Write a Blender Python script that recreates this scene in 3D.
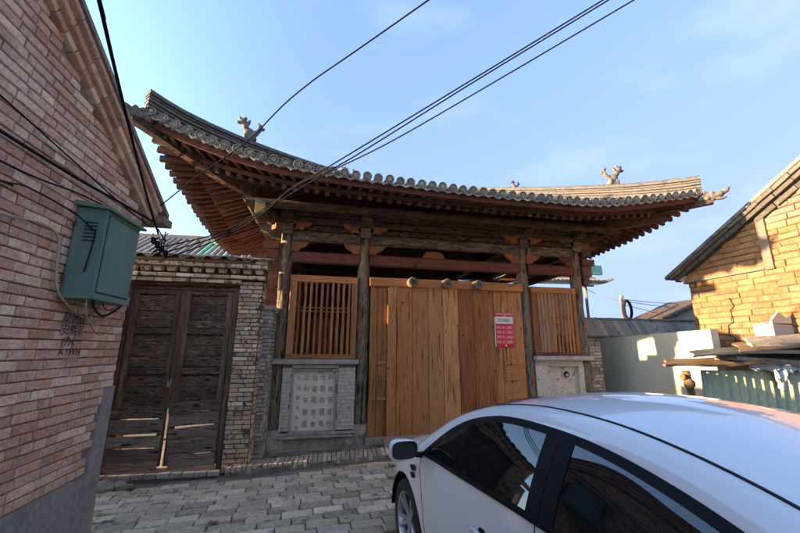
import bpy, math, random
import numpy as np
from mathutils import Matrix, Vector
for o in list(bpy.data.objects): bpy.data.objects.remove(o)
S = bpy.context.scene
COL = S.collection
rnd = random.Random(7)
# ------------------------------------------------------------------ camera
CAMP = Vector((0, 0, 1.8)); YAW, PITCH, ROLL = 11.0, 12.8, 0.4
cd = bpy.data.cameras.new("camera"); cam = bpy.data.objects.new("camera", cd); COL.objects.link(cam)
cd.sensor_width = 36; cd.lens = 16.2; cd.clip_start = .05; cd.clip_end = 3000
_y, _p, _r = map(math.radians, (YAW, PITCH, ROLL))
FW = Vector((math.sin(_y)*math.cos(_p), math.cos(_y)*math.cos(_p), math.sin(_p)))
RT0 = Vector((math.cos(_y), -math.sin(_y), 0)); UP0 = RT0.cross(FW)
RT = RT0*math.cos(_r)+UP0*math.sin(_r); UP = UP0*math.cos(_r)-RT0*math.sin(_r)
cam.matrix_world = Matrix(((RT.x, UP.x, -FW.x, CAMP.x), (RT.y, UP.y, -FW.y, CAMP.y), (RT.z, UP.z, -FW.z, CAMP.z), (0, 0, 0, 1)))
S.camera = cam
# ------------------------------------------------------------------ sky and sun
SUN_DIR = Vector((-0.99, 0.012, 0.118)).normalized()      # towards the sun: low on the left, along the hall front
w = bpy.data.worlds.new("World"); S.world = w; w.use_nodes = True
nt = w.node_tree; nt.nodes.clear()
out = nt.nodes.new('ShaderNodeOutputWorld'); bg = nt.nodes.new('ShaderNodeBackground')
sky = nt.nodes.new('ShaderNodeTexSky'); sky.sky_type = 'NISHITA'; sky.sun_disc = False
sky.sun_elevation = math.asin(SUN_DIR.z); sky.sun_rotation = math.atan2(SUN_DIR.x, SUN_DIR.y)
sky.air_density = 1.0; sky.dust_density = 0.7; sky.ozone_density = 2.2; sky.altitude = 900
bg.inputs[1].default_value = 0.15
tc = nt.nodes.new('ShaderNodeTexCoord'); mp = nt.nodes.new('ShaderNodeMapping'); mp.inputs['Scale'].default_value = (1.2, 2.6, 5)
mp.inputs['Rotation'].default_value = (0.3, 0.5, 0.4)
nz = nt.nodes.new('ShaderNodeTexNoise'); nz.inputs['Scale'].default_value = 1.7; nz.inputs['Detail'].default_value = 7
rp = nt.nodes.new('ShaderNodeValToRGB'); rp.color_ramp.elements[0].position = .54; rp.color_ramp.elements[1].position = .82
rp.color_ramp.elements[1].color = (.30, .30, .30, 1)
mx = nt.nodes.new('ShaderNodeMixRGB'); mx.inputs[2].default_value = (.72, .80, 1.0, 1)
L = nt.links.new
L(tc.outputs['Generated'], mp.inputs[0]); L(mp.outputs[0], nz.inputs['Vector']); L(nz.outputs[0], rp.inputs[0]); L(rp.outputs[0], mx.inputs[0])
def vm(op, a, b):
    q = nt.nodes.new('ShaderNodeVectorMath'); q.operation = op
    for i, x in enumerate((a, b)):
        if x is None: continue
        if isinstance(x, tuple): q.inputs[i].default_value = x
        else: L(x, q.inputs[i])
    return q.outputs[0]
# soft shoulder, so that the horizon stays pale blue as in the photograph instead of burning out
sk0 = vm('MULTIPLY', sky.outputs[0], (.84, .86, 1.0)); rt_s = vm('DIVIDE', sk0, (.35, .465, .80)); rt_s = vm('ADD', vm('MULTIPLY', rt_s, rt_s), (1, 1, 1)); rt_s = vm('POWER', rt_s, (.5, .5, .5))
skc = vm('DIVIDE', sk0, rt_s)
dt = nt.nodes.new('ShaderNodeVectorMath'); dt.operation = 'DOT_PRODUCT'; L(tc.outputs['Generated'], dt.inputs[0]); dt.inputs[1].default_value = tuple(SUN_DIR)
au = nt.nodes.new('ShaderNodeMapRange'); au.interpolation_type = 'SMOOTHSTEP'; au.inputs[1].default_value = .08; au.inputs[2].default_value = .95; L(dt.outputs['Value'], au.inputs[0])
am = nt.nodes.new('ShaderNodeMixRGB'); L(au.outputs[0], am.inputs[0]); L(skc, am.inputs[1]); L(vm('MULTIPLY', sky.outputs[0], (.92, .86, .88)), am.inputs[2]); skc = am.outputs[0]   # the glow round the sun is left as the sky model gives it
L(skc, mx.inputs[1]); L(mx.outputs[0], bg.inputs[0]); L(bg.outputs[0], out.inputs[0])
sl = bpy.data.lights.new("sun", 'SUN'); sl.energy = 2.0; sl.angle = math.radians(.6); sl.color = (1, .72, .46)
so = bpy.data.objects.new("sun", sl); COL.objects.link(so); so.location = (-30, 20, 30)
so.rotation_euler = (-SUN_DIR).to_track_quat('-Z', 'Y').to_euler()
S.view_settings.view_transform = 'Standard'; S.view_settings.look = 'None'; S.view_settings.exposure = 3.5; S.view_settings.gamma = 1
try: S.cycles.max_bounces = 8; S.cycles.diffuse_bounces = 5
except Exception: pass

# ------------------------------------------------------------------ materials
def rgba(c): return (c[0], c[1], c[2], 1)
MATS = {}
def mat(name, cols, sc=3, st=(1, 1, 1), rough=.85, bump=.4, bsc=40, bst=None, ov=.2, stain=None, fine=.25, metal=0, spec=.3, knots=0, coat=0, bd=.01, pick=False):
    m = bpy.data.materials.new(name); m.use_nodes = True; n = m.node_tree; N = n.nodes; K = n.links.new
    b = N['Principled BSDF']; b.inputs['Roughness'].default_value = rough; b.inputs['Metallic'].default_value = metal
    b.inputs['Specular IOR Level'].default_value = spec
    if coat: b.inputs['Coat Weight'].default_value = coat; b.inputs['Coat Roughness'].default_value = .03
    t = N.new('ShaderNodeTexCoord'); oi = N.new('ShaderNodeObjectInfo'); ge = N.new('ShaderNodeNewGeometry')
    ad = N.new('ShaderNodeMath'); ad.operation = 'ADD'; K(oi.outputs['Random'], ad.inputs[0]); K(ge.outputs['Random Per Island'], ad.inputs[1])
    fr = N.new('ShaderNodeMath'); fr.operation = 'FRACT'; K(ad.outputs[0], fr.inputs[0])
    mu = N.new('ShaderNodeMath'); mu.operation = 'MULTIPLY'; mu.inputs[1].default_value = 43.7; K(fr.outputs[0], mu.inputs[0])
    va = N.new('ShaderNodeVectorMath'); va.operation = 'ADD'; K(t.outputs['Object'], va.inputs[0]); K(mu.outputs[0], va.inputs[1])
    def noise(scale, stretch, det=6, ro=.6):
        mpn = N.new('ShaderNodeMapping'); mpn.inputs['Scale'].default_value = stretch; K(va.outputs[0], mpn.inputs[0])
        x = N.new('ShaderNodeTexNoise'); x.inputs['Scale'].default_value = scale; x.inputs['Detail'].default_value = det; x.inputs['Roughness'].default_value = ro
        K(mpn.outputs[0], x.inputs['Vector']); return x
    a = noise(sc, st); r = N.new('ShaderNodeValToRGB'); e = r.color_ramp.elements
    while len(e) < len(cols): e.new(.5)
    for i, c in enumerate(cols): e[i].position = .3+.4*i/max(1, len(cols)-1); e[i].color = rgba(c)
    if pick:   # each piece picks its own tone, noise only shifts it
        pm = N.new('ShaderNodeMath'); pm.operation = 'MULTIPLY_ADD'; pm.inputs[1].default_value = .55; K(fr.outputs[0], pm.inputs[0])
        pn = N.new('ShaderNodeMath'); pn.operation = 'MULTIPLY'; pn.inputs[1].default_value = .45; K(a.outputs[0], pn.inputs[0]); K(pn.outputs[0], pm.inputs[2])
        K(pm.outputs[0], r.inputs[0])
    else: K(a.outputs[0], r.inputs[0])
    col = r.outputs[0]
    if fine:
        f = noise(bsc, bst or st, 4); fm = N.new('ShaderNodeMapRange'); fm.inputs[1].default_value = .3; fm.inputs[2].default_value = .7
        fm.inputs[3].default_value = 1-fine; fm.inputs[4].default_value = 1+fine; K(f.outputs[0], fm.inputs[0])
        vm = N.new('ShaderNodeVectorMath'); vm.operation = 'SCALE'; K(col, vm.inputs[0]); K(fm.outputs[0], vm.inputs['Scale']); col = vm.outputs[0]
    if knots:
        mk = N.new('ShaderNodeMapping'); mk.inputs['Scale'].default_value = (1, 1, .6); K(va.outputs[0], mk.inputs[0])
        vo = N.new('ShaderNodeTexVoronoi'); vo.inputs['Scale'].default_value = knots; K(mk.outputs[0], vo.inputs['Vector'])
        kr = N.new('ShaderNodeMapRange'); kr.inputs[1].default_value = .04; kr.inputs[2].default_value = .13; K(vo.outputs['Distance'], kr.inputs[0])
        km = N.new('ShaderNodeMixRGB'); km.inputs[1].default_value = (.05, .018, .008, 1); K(kr.outputs[0], km.inputs[0]); K(col, km.inputs[2]); col = km.outputs[0]
    for stn in ([stain] if stain and not isinstance(stain, list) else (stain or [])):
        c, ssc, th, wd = stn[:4]; sst = stn[4] if len(stn) > 4 else (1, 1, 1)
        s_ = noise(ssc, sst, 8, .65); sr = N.new('ShaderNodeMapRange'); sr.inputs[1].default_value = th; sr.inputs[2].default_value = th+wd; K(s_.outputs[0], sr.inputs[0])
        sm = N.new('ShaderNodeMixRGB'); K(sr.outputs[0], sm.inputs[0]); K(col, sm.inputs[1]); sm.inputs[2].default_value = rgba(c); col = sm.outputs[0]
    if ov:
        hs = N.new('ShaderNodeHueSaturation'); hm = N.new('ShaderNodeMapRange'); hm.inputs[3].default_value = 1-ov; hm.inputs[4].default_value = 1+ov
        f2 = N.new('ShaderNodeMath'); f2.operation = 'FRACT'; K(mu.outputs[0], f2.inputs[0]); K(f2.outputs[0], hm.inputs[0]); K(hm.outputs[0], hs.inputs['Value']); K(col, hs.inputs['Color']); col = hs.outputs[0]
    K(col, b.inputs['Base Color'])
    if bump:
        bn = noise(bsc, bst or st, 8, .7); bu = N.new('ShaderNodeBump'); bu.inputs['Strength'].default_value = bump; bu.inputs['Distance'].default_value = bd
        K(bn.outputs[0], bu.inputs['Height']); K(bu.outputs[0], b.inputs['Normal'])
    MATS[name] = m; return m
red_brick = mat('red_brick', [(0.531, 0.314, 0.208), (0.617, 0.379, 0.256), (0.680, 0.466, 0.323), (0.569, 0.338, 0.227), (0.741, 0.560, 0.395)], sc=5, bsc=38, bump=1.0, bd=.015, ov=.10, pick=True, stain=[((.62, .54, .47), 6, .62, .12), ((.22, .16, .13), 3.5, .64, .15)])
mortar = mat('mortar', [(0.184, 0.144, 0.110), (0.295, 0.230, 0.180)], sc=6, bsc=60, bump=.6, ov=0)
mortar_pale = mat('mortar_pale', [(.05, .042, .035), (.11, .09, .07)], sc=6, bsc=60, bump=.6, ov=0)
buff_brick = mat('buff_brick', [(0.463, 0.318, 0.180), (0.592, 0.427, 0.256), (0.348, 0.231, 0.133), (0.669, 0.520, 0.341)], sc=9, bsc=50, bump=.8, ov=.15, pick=True, stain=[((.09, .07, .055), 9, .54, .06), ((.58, .53, .45), 7, .66, .06)])
grey_brick = mat('grey_brick', [(0.320, 0.276, 0.210), (0.443, 0.380, 0.290), (0.246, 0.207, 0.160)], sc=7, bsc=45, bump=.7, ov=.2, pick=True, stain=[((.1, .09, .075), 5, .6, .08), ((.45, .42, .37), 8, .63, .08)])
dado_brick = mat('dado_brick', [(0.471, 0.411, 0.296), (0.547, 0.480, 0.354), (0.420, 0.364, 0.268)], sc=7, bsc=45, bump=.6, ov=.05, stain=[((.16, .14, .115), 4, .6, .1), ((.52, .5, .46), 6, .6, .1)])
paver_mat = mat('paver', [(0.411, 0.317, 0.209), (0.580, 0.448, 0.297), (0.486, 0.375, 0.246), (0.673, 0.530, 0.361)], sc=5, bsc=30, bump=.8, ov=.2, pick=True, stain=[((.12, .105, .09), 4, .58, .1), ((.4, .37, .33), 6, .64, .1)])
dirt = mat('dirt', [(0.182, 0.142, 0.097), (0.281, 0.223, 0.157), (0.365, 0.294, 0.208)], sc=3.2, bsc=22, bump=1, ov=0, stain=[((.075, .062, .05), 5, .56, .1)], bd=.04)
adobe = mat('adobe', [(0.234, 0.124, 0.050), (0.283, 0.155, 0.066), (0.259, 0.144, 0.062), (0.303, 0.176, 0.079)], sc=4, bsc=22, bump=1.0, bd=.02, ov=.12, pick=True, stain=[((.33, .24, .15), 3, .58, .14), ((.66, .50, .30), 7, .64, .1)])
adobe_joint = mat('adobe_joint', [(0.144, 0.091, 0.048), (0.192, 0.130, 0.072)], sc=5, bsc=40, bump=.8, ov=0)
stone = mat('stone', [(0.324, 0.297, 0.227), (0.453, 0.411, 0.322)], sc=5, bsc=30, bump=.6, ov=.1, stain=[((.12, .12, .095), 3, .58, .12), ((.2, .24, .17), 4, .62, .1)])
dark_stone = mat('dark_stone', [(0.285, 0.235, 0.168), (0.464, 0.389, 0.281)], sc=5, bsc=28, bump=.9, ov=.1, stain=((.09, .08, .07), 4, .58, .1), bd=.02)
tablet_mat = mat('tablet', [(.70, .58, .42), (.80, .70, .54)], sc=8, bsc=60, bump=.4, ov=0, fine=.12, stain=[((.52, .34, .13), 11, .58, .08), ((.45, .36, .25), 17, .66, .05), ((.82, .74, .60), 5, .58, .1)])
carve = mat('carved_ink', [(.22, .15, .075), (.40, .28, .13)], sc=20, bump=0, ov=0)
plaster_old = mat('old_plaster', [(0.498, 0.431, 0.324), (0.598, 0.523, 0.395), (0.523, 0.443, 0.314)], sc=3, bsc=25, bump=.8, ov=0, stain=[((.17, .14, .11), 7, .58, .07), ((.30, .22, .15), 9, .62, .06), ((.55,.52,.46), 4, .6, .08)])
cement = mat('cement_render', [(0.202, 0.197, 0.182), (0.311, 0.292, 0.263)], sc=2.2, bsc=25, bump=.5, ov=.05, stain=[((.26, .27, .29), 5, .6, .12), ((.09, .09, .1), 3, .62, .1)], st=(1, 1, .7))
white_plaster = mat('cream_plaster', [(0.545, 0.497, 0.357), (0.616, 0.561, 0.418)], sc=2.5, bsc=30, bump=.2, fine=.08, ov=0, stain=[((.46, .44, .37), 5, .6, .12)])
pine_z = mat('pine_plank', [(0.304, 0.105, 0.032), (0.399, 0.152, 0.046), (0.473, 0.194, 0.063), (0.430, 0.168, 0.055), (0.546, 0.252, 0.089)], sc=2.4, st=(9, 9, .45), bsc=13, bst=(16, 16, .35), bump=.9, ov=.14, rough=.8, fine=.5, knots=5.5, pick=True, stain=[((.12, .05, .025), 2.6, .56, .08, (7, 7, .4)), ((.60, .37, .2), 2.4, .64, .1, (5, 5, .4)), ((.09, .055, .04), 1.3, .66, .1, (2, 2, .8))])
pine_x = mat('pine_rail', [(0.317, 0.107, 0.031), (0.486, 0.195, 0.060), (0.407, 0.148, 0.043)], sc=2.4, st=(.45, 9, 9), bsc=16, bst=(.3, 10, 10), bump=.5, ov=.2, rough=.7, fine=.42, knots=5.5, stain=((.16, .07, .035), 2.4, .58, .12, (.5, 4, 4)))
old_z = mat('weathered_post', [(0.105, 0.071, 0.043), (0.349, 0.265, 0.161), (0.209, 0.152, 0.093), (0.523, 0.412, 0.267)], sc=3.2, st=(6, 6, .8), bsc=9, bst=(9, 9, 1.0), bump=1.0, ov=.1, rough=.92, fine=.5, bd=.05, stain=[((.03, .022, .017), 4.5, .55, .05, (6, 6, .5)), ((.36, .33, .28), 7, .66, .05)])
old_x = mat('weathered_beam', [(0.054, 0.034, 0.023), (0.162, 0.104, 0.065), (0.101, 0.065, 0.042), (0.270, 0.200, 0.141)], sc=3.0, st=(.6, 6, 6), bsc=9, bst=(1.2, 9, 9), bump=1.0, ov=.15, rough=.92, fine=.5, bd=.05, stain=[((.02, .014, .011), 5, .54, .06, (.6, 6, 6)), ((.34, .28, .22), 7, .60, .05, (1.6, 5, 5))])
grey_x = mat('grey_beam', [(0.143, 0.108, 0.072), (0.313, 0.247, 0.169), (0.100, 0.070, 0.046), (0.398, 0.316, 0.215)], sc=3, st=(.7, 6, 6), bsc=9, bst=(1.2, 9, 9), bump=1.0, ov=.15, rough=.92, fine=.5, bd=.05, stain=((.04, .03, .024), 5, .56, .06, (.6, 6, 6)))
redwood = mat('red_beam', [(0.090, 0.028, 0.018), (0.162, 0.055, 0.032), (0.117, 0.040, 0.025)], sc=2.5, st=(.6, 5, 5), bsc=12, bst=(.5, 8, 8), bump=.8, ov=.15, rough=.8, fine=.35, stain=[((.06, .028, .02), 3, .56, .1), ((.26, .13, .08), 5, .66, .06, (.6, 3, 3))])
rafter_m = mat('rafter_wood', [(.065, .032, .024), (.14, .075, .052), (.10, .055, .042)], sc=5, bsc=25, bump=.8, ov=.4, rough=.9, fine=.35, stain=((.19, .15, .12), 6, .60, .08))
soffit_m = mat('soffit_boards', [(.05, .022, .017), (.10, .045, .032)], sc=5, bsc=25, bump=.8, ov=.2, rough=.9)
orange_m = mat('orange_bracket', [(.22, .075, .028), (.34, .13, .05)], sc=5, bsc=25, bump=.7, ov=.2, rough=.8, stain=((.10, .045, .03), 5, .56, .1))
door_m = mat('charred_door_board', [(0.086, 0.048, 0.029), (0.209, 0.128, 0.078), (0.136, 0.081, 0.051), (0.370, 0.242, 0.153)], sc=2.8, st=(.8, 5, 7), bsc=9, bst=(1.5, 8, 10), bump=1.0, ov=.3, rough=.92, fine=.55, bd=.05, stain=[((.36, .29, .23), 5, .585, .05, (1.0, 5, 7)), ((.015, .01, .008), 6, .56, .05, (1.5, 5, 6))])
door_grey = mat('greyed_door_board', [(0.209, 0.155, 0.105), (0.418, 0.317, 0.217), (0.285, 0.211, 0.147)], sc=2.6, st=(.5, 5, 6), bsc=12, bst=(.6, 8, 9), bump=1.2, ov=.45, rough=.9, fine=.5, bd=.04, stain=[((.05, .035, .025), 4, .56, .06, (.8, 5, 6)), ((.42, .36, .3), 5, .64, .06, (.8, 5, 7))])
door_z = mat('door_stile_wood', [(0.074, 0.040, 0.023), (0.172, 0.103, 0.063), (0.271, 0.176, 0.108)], sc=3, st=(6, 6, .5), bsc=10, bst=(8, 8, .8), bump=1, ov=.2, rough=.92, fine=.5, bd=.05)
tile_m = mat('roof_tile', [(0.246, 0.206, 0.143), (0.344, 0.290, 0.206), (0.187, 0.153, 0.107), (0.413, 0.353, 0.255)], sc=7, bsc=40, bump=.6, ov=.2, rough=.85, stain=((.12, .108, .09), 6, .56, .08))
ridge_m = mat('ridge_tile', [(0.119, 0.105, 0.086), (0.172, 0.154, 0.126), (0.092, 0.080, 0.064)], sc=9, bsc=40, bump=1.0, bd=.02, ov=.15, rough=.88, stain=((.09, .078, .064), 6, .56, .08))
brown_tile = mat('brown_tile', [(.2, .15, .115), (.3, .225, .17), (.16, .14, .12)], sc=6, bsc=40, bump=.6, ov=.25, rough=.85, stain=((.12, .2, .14), 2.5, .6, .05))
green_tile = mat('green_glaze', [(.08, .24, .13), (.16, .36, .21), (.30, .42, .28)], sc=6, bsc=30, bump=.4, ov=.2, rough=.35, spec=.5, stain=((.4, .38, .3), 7, .6, .08))
cabinet_m = mat('green_enamel', [(0.107, 0.199, 0.161), (0.151, 0.247, 0.199)], sc=3, st=(2, 2, .6), bsc=60, bump=.08, ov=0, rough=.5, spec=.4, fine=.08, stain=[((.17, .24, .215), 5, .60, .12, (3, 3, .4)), ((.16, .085, .045), 8, .66, .05), ((.28, .36, .33), 3, .64, .1, (1, 1, .5))])
corr_m = mat('corrugated_green', [(0.247, 0.326, 0.230), (0.395, 0.446, 0.291), (0.594, 0.532, 0.307)], sc=1.6, st=(2, 2, .5), bsc=30, bump=.3, ov=0, rough=.6, stain=[((.14, .09, .05), 5, .64, .08), ((.40, .42, .28), 2.4, .60, .14, (2.5, 2.5, .4))])
sheet_m = mat('dark_sheet', [(.07, .075, .065), (.14, .14, .12), (.2, .17, .13)], sc=4, bsc=30, bump=.6, ov=.3, rough=.8, stain=((.3, .26, .2), 5, .6, .08))
board_m = mat('rotten_board', [(0.160, 0.096, 0.040), (0.264, 0.168, 0.080)], sc=4, st=(1, 4, 4), bsc=20, bump=1, ov=.15, rough=.9, stain=((.06, .045, .03), 6, .58, .1))
foam_m = mat('foam', [(0.359, 0.343, 0.299), (0.403, 0.386, 0.348)], sc=4, bump=.2, ov=0, stain=((.4, .35, .28), 4, .62, .1))
plastic_m = mat('torn_plastic', [(.30, .31, .30), (.5, .51, .5), (.07, .07, .07)], sc=9, bump=.5, ov=.2, rough=.4, spec=.5)
metal_grey = mat('galvanised', [(.3, .31, .32), (.42, .43, .44)], sc=8, bump=.1, ov=0, rough=.4, metal=.7)
iron = mat('rusty_iron', [(.09, .05, .03), (.17, .10, .07)], sc=12, bump=.4, ov=.1, rough=.8)
black_cable = mat('black_cable', [(.012, .012, .013), (.022, .022, .023)], sc=10, bump=0, ov=0, rough=.95, spec=.05, fine=0)
tan_cable = mat('tan_cable', [(.36, .27, .2), (.44, .35, .28)], sc=10, bump=0, ov=0, rough=.6, fine=0)
grey_cable = mat('grey_cable', [(.10, .10, .11), (.16, .16, .17)], sc=10, bump=0, ov=0, rough=.95, spec=.05, fine=0)
black_paint = mat('black_paint', [(.02, .02, .02), (.05, .045, .04)], sc=20, bump=0, ov=0)
white_paint = mat('white_paint', [(.55, .53, .5), (.7, .69, .66)], sc=20, bump=0, ov=0)
poster_red = mat('poster_red', [(.62, .02, .025), (.70, .035, .04)], sc=2, bump=0, ov=0, rough=.45, fine=0)
poster_pink = mat('poster_pink', [(.68, .12, .13), (.72, .15, .155)], sc=2, bump=0, ov=0, rough=.45, fine=0)
poster_cream = mat('poster_cream', [(.74, .68, .52), (.78, .72, .58)], sc=2, bump=0, ov=0, rough=.5, fine=0)
yellow_tag = mat('yellow_paper', [(.75, .48, .12), (.8, .6, .25)], sc=9, bump=0, ov=0, rough=.7)
leaf_m = mat('weed_leaf', [(.05, .085, .03), (.09, .13, .05), (.16, .15, .07)], sc=6, bump=0, ov=.35, rough=.7)
litter_m = mat('dry_litter', [(0.096, 0.072, 0.040), (0.176, 0.136, 0.080), (0.080, 0.096, 0.040)], sc=6, bump=.3, ov=.4)
car_white = mat('car_white_paint', [(0.849, 0.826, 0.789), (0.850, 0.836, 0.800)], sc=1, bump=0, ov=0, rough=.30, spec=.5, fine=0, coat=1)
car_glass = mat('tinted_glass', [(.006, .007, .008), (.008, .009, .01)], sc=1, bump=0, ov=0, rough=.02, spec=.75, fine=0)
car_black = mat('black_trim', [(.010, .010, .011), (.012, .012, .013)], sc=1, bump=0, ov=0, rough=.5, spec=.12, fine=0)
rubber = mat('rubber', [(.015, .015, .015), (.03, .03, .03)], sc=10, bump=.3, ov=0, rough=.85)
chrome = mat('chrome', [(.6, .6, .62), (.65, .65, .67)], sc=1, bump=0, ov=0, rough=.12, metal=1, fine=0)
alloy = mat('alloy', [(.42, .43, .45), (.48, .49, .5)], sc=3, bump=0, ov=0, rough=.3, metal=.8, fine=0)
lamp_glass = mat('lamp_glass', [(.55, .57, .6), (.65, .66, .68)], sc=3, bump=0, ov=0, rough=.08, spec=.8, fine=0)
lamp_red = mat('lamp_red', [(.35, .01, .01), (.4, .015, .015)], sc=3, bump=0, ov=0, rough=.1, spec=.8, fine=0)

# ------------------------------------------------------------------ mesh helpers
def V(*a): return Vector(a)
class MB:
    def __init__(s): s.v = []; s.f = []
    def add(s, vs, fs, M=None):
        n = len(s.v)
        for p in vs:
            p = Vector(p); s.v.append(tuple(M @ p) if M is not None else tuple(p))
        s.f += [tuple(i+n for i in f) for f in fs]; return s
    def box(s, c, d, M=None):
        x, y, z = c; a, b, h = d[0]/2, d[1]/2, d[2]/2
        vs = [(x+i*a, y+j*b, z+k*h) for i in (-1, 1) for j in (-1, 1) for k in (-1, 1)]
        return s.add(vs, [(0, 1, 3, 2), (4, 6, 7, 5), (0, 4, 5, 1), (2, 3, 7, 6), (0, 2, 6, 4), (1, 5, 7, 3)], M)
    def bx(s, x0, x1, y0, y1, z0, z1, M=None): return s.box(((x0+x1)/2, (y0+y1)/2, (z0+z1)/2), (x1-x0, y1-y0, z1-z0), M)
    def sweep(s, pts, prof, up=(0, 0, 1), jit=0, caps=True, close=True):
        """prof: list of (side, up) offsets, or a function i -> list"""
        pts = [Vector(p) for p in pts]; up = Vector(up); n0 = len(s.v); n = None
        for i, p in enumerate(pts):
            t = (pts[min(i+1, len(pts)-1)]-pts[max(i-1, 0)]).normalized()
            side = t.cross(up)
            if side.length < 1e-5: side = t.cross(Vector((0, 1, 0)))
            side.normalize(); u = side.cross(t).normalized()
            pr = prof(i) if callable(prof) else prof; n = len(pr)
            for (a, b) in pr:
                q = p+side*a+u*b
                if jit: q = q+side*rnd.uniform(-jit, jit)+u*rnd.uniform(-jit, jit)
                s.v.append(tuple(q))
        for i in range(len(pts)-1):
            for k in range(n if close else n-1):
                a = n0+i*n+k; b = n0+i*n+(k+1) % n; s.f.append((a, b, b+n, a+n))
        if caps and close:
            s.f.append(tuple(n0+k for k in reversed(range(n)))); s.f.append(tuple(n0+(len(pts)-1)*n+k for k in range(n)))
        return s
    def beam(s, p0, p1, wd, ht, up=(0, 0, 1), seg=1, jit=0, ch=.012):
        a, b = wd/2, ht/2; c = min(ch, a*.6, b*.6)
        pr = [(-a, -b+c), (-a+c, -b), (a-c, -b), (a, -b+c), (a, b-c), (a-c, b), (-a+c, b), (-a, b-c)]
        p0 = Vector(p0); p1 = Vector(p1)
        return s.sweep([p0.lerp(p1, i/seg) for i in range(seg+1)], pr, up, jit)
    def tube(s, pts, r, n=8, up=(0, 0, 1), jit=0, caps=True):
        R = r if callable(r) else (lambda i: r[i] if isinstance(r, (list, tuple)) else r)
        return s.sweep(pts, lambda i: [(R(i)*math.cos(2*math.pi*k/n), R(i)*math.sin(2*math.pi*k/n)) for k in range(n)], up, jit, caps)
    def prism(s, poly, o, u, v, t):
        """2D polygon on plane (o,u,v), extruded by vector t"""
        o, u, v, t = map(Vector, (o, u, v, t)); n = len(poly)
        a = [o+u*p[0]+v*p[1] for p in poly]; vs = a+[p+t for p in a]
        fs = [tuple(range(n)), tuple(reversed(range(n, 2*n)))]+[(i, i+n, (i+1) % n+n, (i+1) % n) for i in range(n)]
        return s.add(vs, fs)
    def ell(s, c, r, M=None, nu=10, nv=7):
        vs = []; c = Vector(c); r = (r, r, r) if not isinstance(r, (tuple, list)) else r
        for j in range(nv+1):
            th = math.pi*j/nv
            for i in range(nu):
                ph = 2*math.pi*i/nu; q = Vector((r[0]*math.sin(th)*math.cos(ph), r[1]*math.sin(th)*math.sin(ph), r[2]*math.cos(th)))
                vs.append(c+(M @ q if M is not None else q))
        fs = [(j*nu+i, (j+1)*nu+i, (j+1)*nu+(i+1) % nu, j*nu+(i+1) % nu) for j in range(nv) for i in range(nu)]
        return s.add(vs, fs)
    def grid(s, fn, nu, nv):
        n0 = len(s.v)
        for i in range(nu+1):
            for j in range(nv+1): s.v.append(tuple(fn(i/nu, j/nv)))
        for i in range(nu):
            for j in range(nv):
                a = n0+i*(nv+1)+j; s.f.append((a, a+1, a+nv+2, a+nv+1))
        return s
    def mesh(s, name, m, smooth=None):
        me = bpy.data.meshes.new(name); me.from_pydata(s.v, [], s.f); me.materials.append(m)
        me.validate(clean_customdata=False)
        if smooth: 
            me.polygons.foreach_set('use_smooth', [True]*len(me.polygons))
            if smooth is not True: me.set_sharp_from_angle(angle=math.radians(smooth))
        me.update(); return me
WM = {}
def recalc(me):
    import bmesh
    b = bmesh.new(); b.from_mesh(me); bmesh.ops.recalc_face_normals(b, faces=b.faces); b.to_mesh(me); b.free()
def link(name, me, parent=None, M=None, label=None, kind=None, local=False):
    """M is the object's matrix in the world (or in the parent's space when local)"""
    o = bpy.data.objects.new(name, me); COL.objects.link(o); M = M or Matrix()
    if parent is not None:
        o.parent = parent
        if not local: o.matrix_parent_inverse = WM[parent.name].inverted()
        WM[o.name] = (WM[parent.name] @ M) if local else M
    else: WM[o.name] = M
    o.matrix_basis = M
    if label: o['label'] = label
    if kind: o['kind'] = kind
    return o
def part(name, mb, m, parent, label=None, kind=None, smooth=None, local=False, M=None, rc=True):
    me = mb.mesh(name, m, smooth)
    if rc: recalc(me)
    return link(name, me, parent, M, label, kind, local)
def tag(o, label, cat, group=None):
    o['label'] = label; o['category'] = cat
    if group: o['group'] = group
    return o
def thing(name, label, cat, loc=(0, 0, 0), rz=0, group=None):
    o = link(name, None, None, Matrix.Translation(Vector(loc)) @ Matrix.Rotation(rz, 4, 'Z')); return tag(o, label, cat, group)
def single(name, mb, m, label, cat, group=None, smooth=None, rc=True):
    return tag(part(name, mb, m, None, smooth=smooth, rc=rc), label, cat, group)
def struct(name, mb, m, smooth=None):
    return part(name, mb, m, None, kind='structure', smooth=smooth)
def lerp_tab(tab, x):
    if x <= tab[0][0]: return tab[0][1]
    for (a, b), (c, d) in zip(tab, tab[1:]):
        if x <= c: return b+(d-b)*(x-a)/(c-a)
    return tab[-1][1]
def smooth_tab(tab, n=8):
    """Catmull-Rom resampling of a table"""
    out = []
    for i in range(len(tab)-1):
        p0 = tab[max(i-1, 0)]; p1 = tab[i]; p2 = tab[i+1]; p3 = tab[min(i+2, len(tab)-1)]
        for k in range(n):
            t = k/n; x = p1[0]+(p2[0]-p1[0])*t
            m1 = (p2[1]-p0[1])/max(1e-6, abs(p2[0]-p0[0]))*abs(p2[0]-p1[0]); m2 = (p3[1]-p1[1])/max(1e-6, abs(p3[0]-p1[0]))*abs(p2[0]-p1[0])
            y = (2*t**3-3*t**2+1)*p1[1]+(t**3-2*t**2+t)*m1+(-2*t**3+3*t**2)*p2[1]+(t**3-t**2)*m2
            out.append((x, y))
    out.append(tab[-1]); return out
def shows(p):
    d = Vector(p)-CAMP; z = d.dot(FW)
    if z < .1: return 0
    x = 800*.45*d.dot(RT)/z; y = 800*.45*d.dot(UP)/z
    pen = 1 if (abs(x) < 410 and abs(y) < 275) else 1e-4
    return pen/(z*z)
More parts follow.
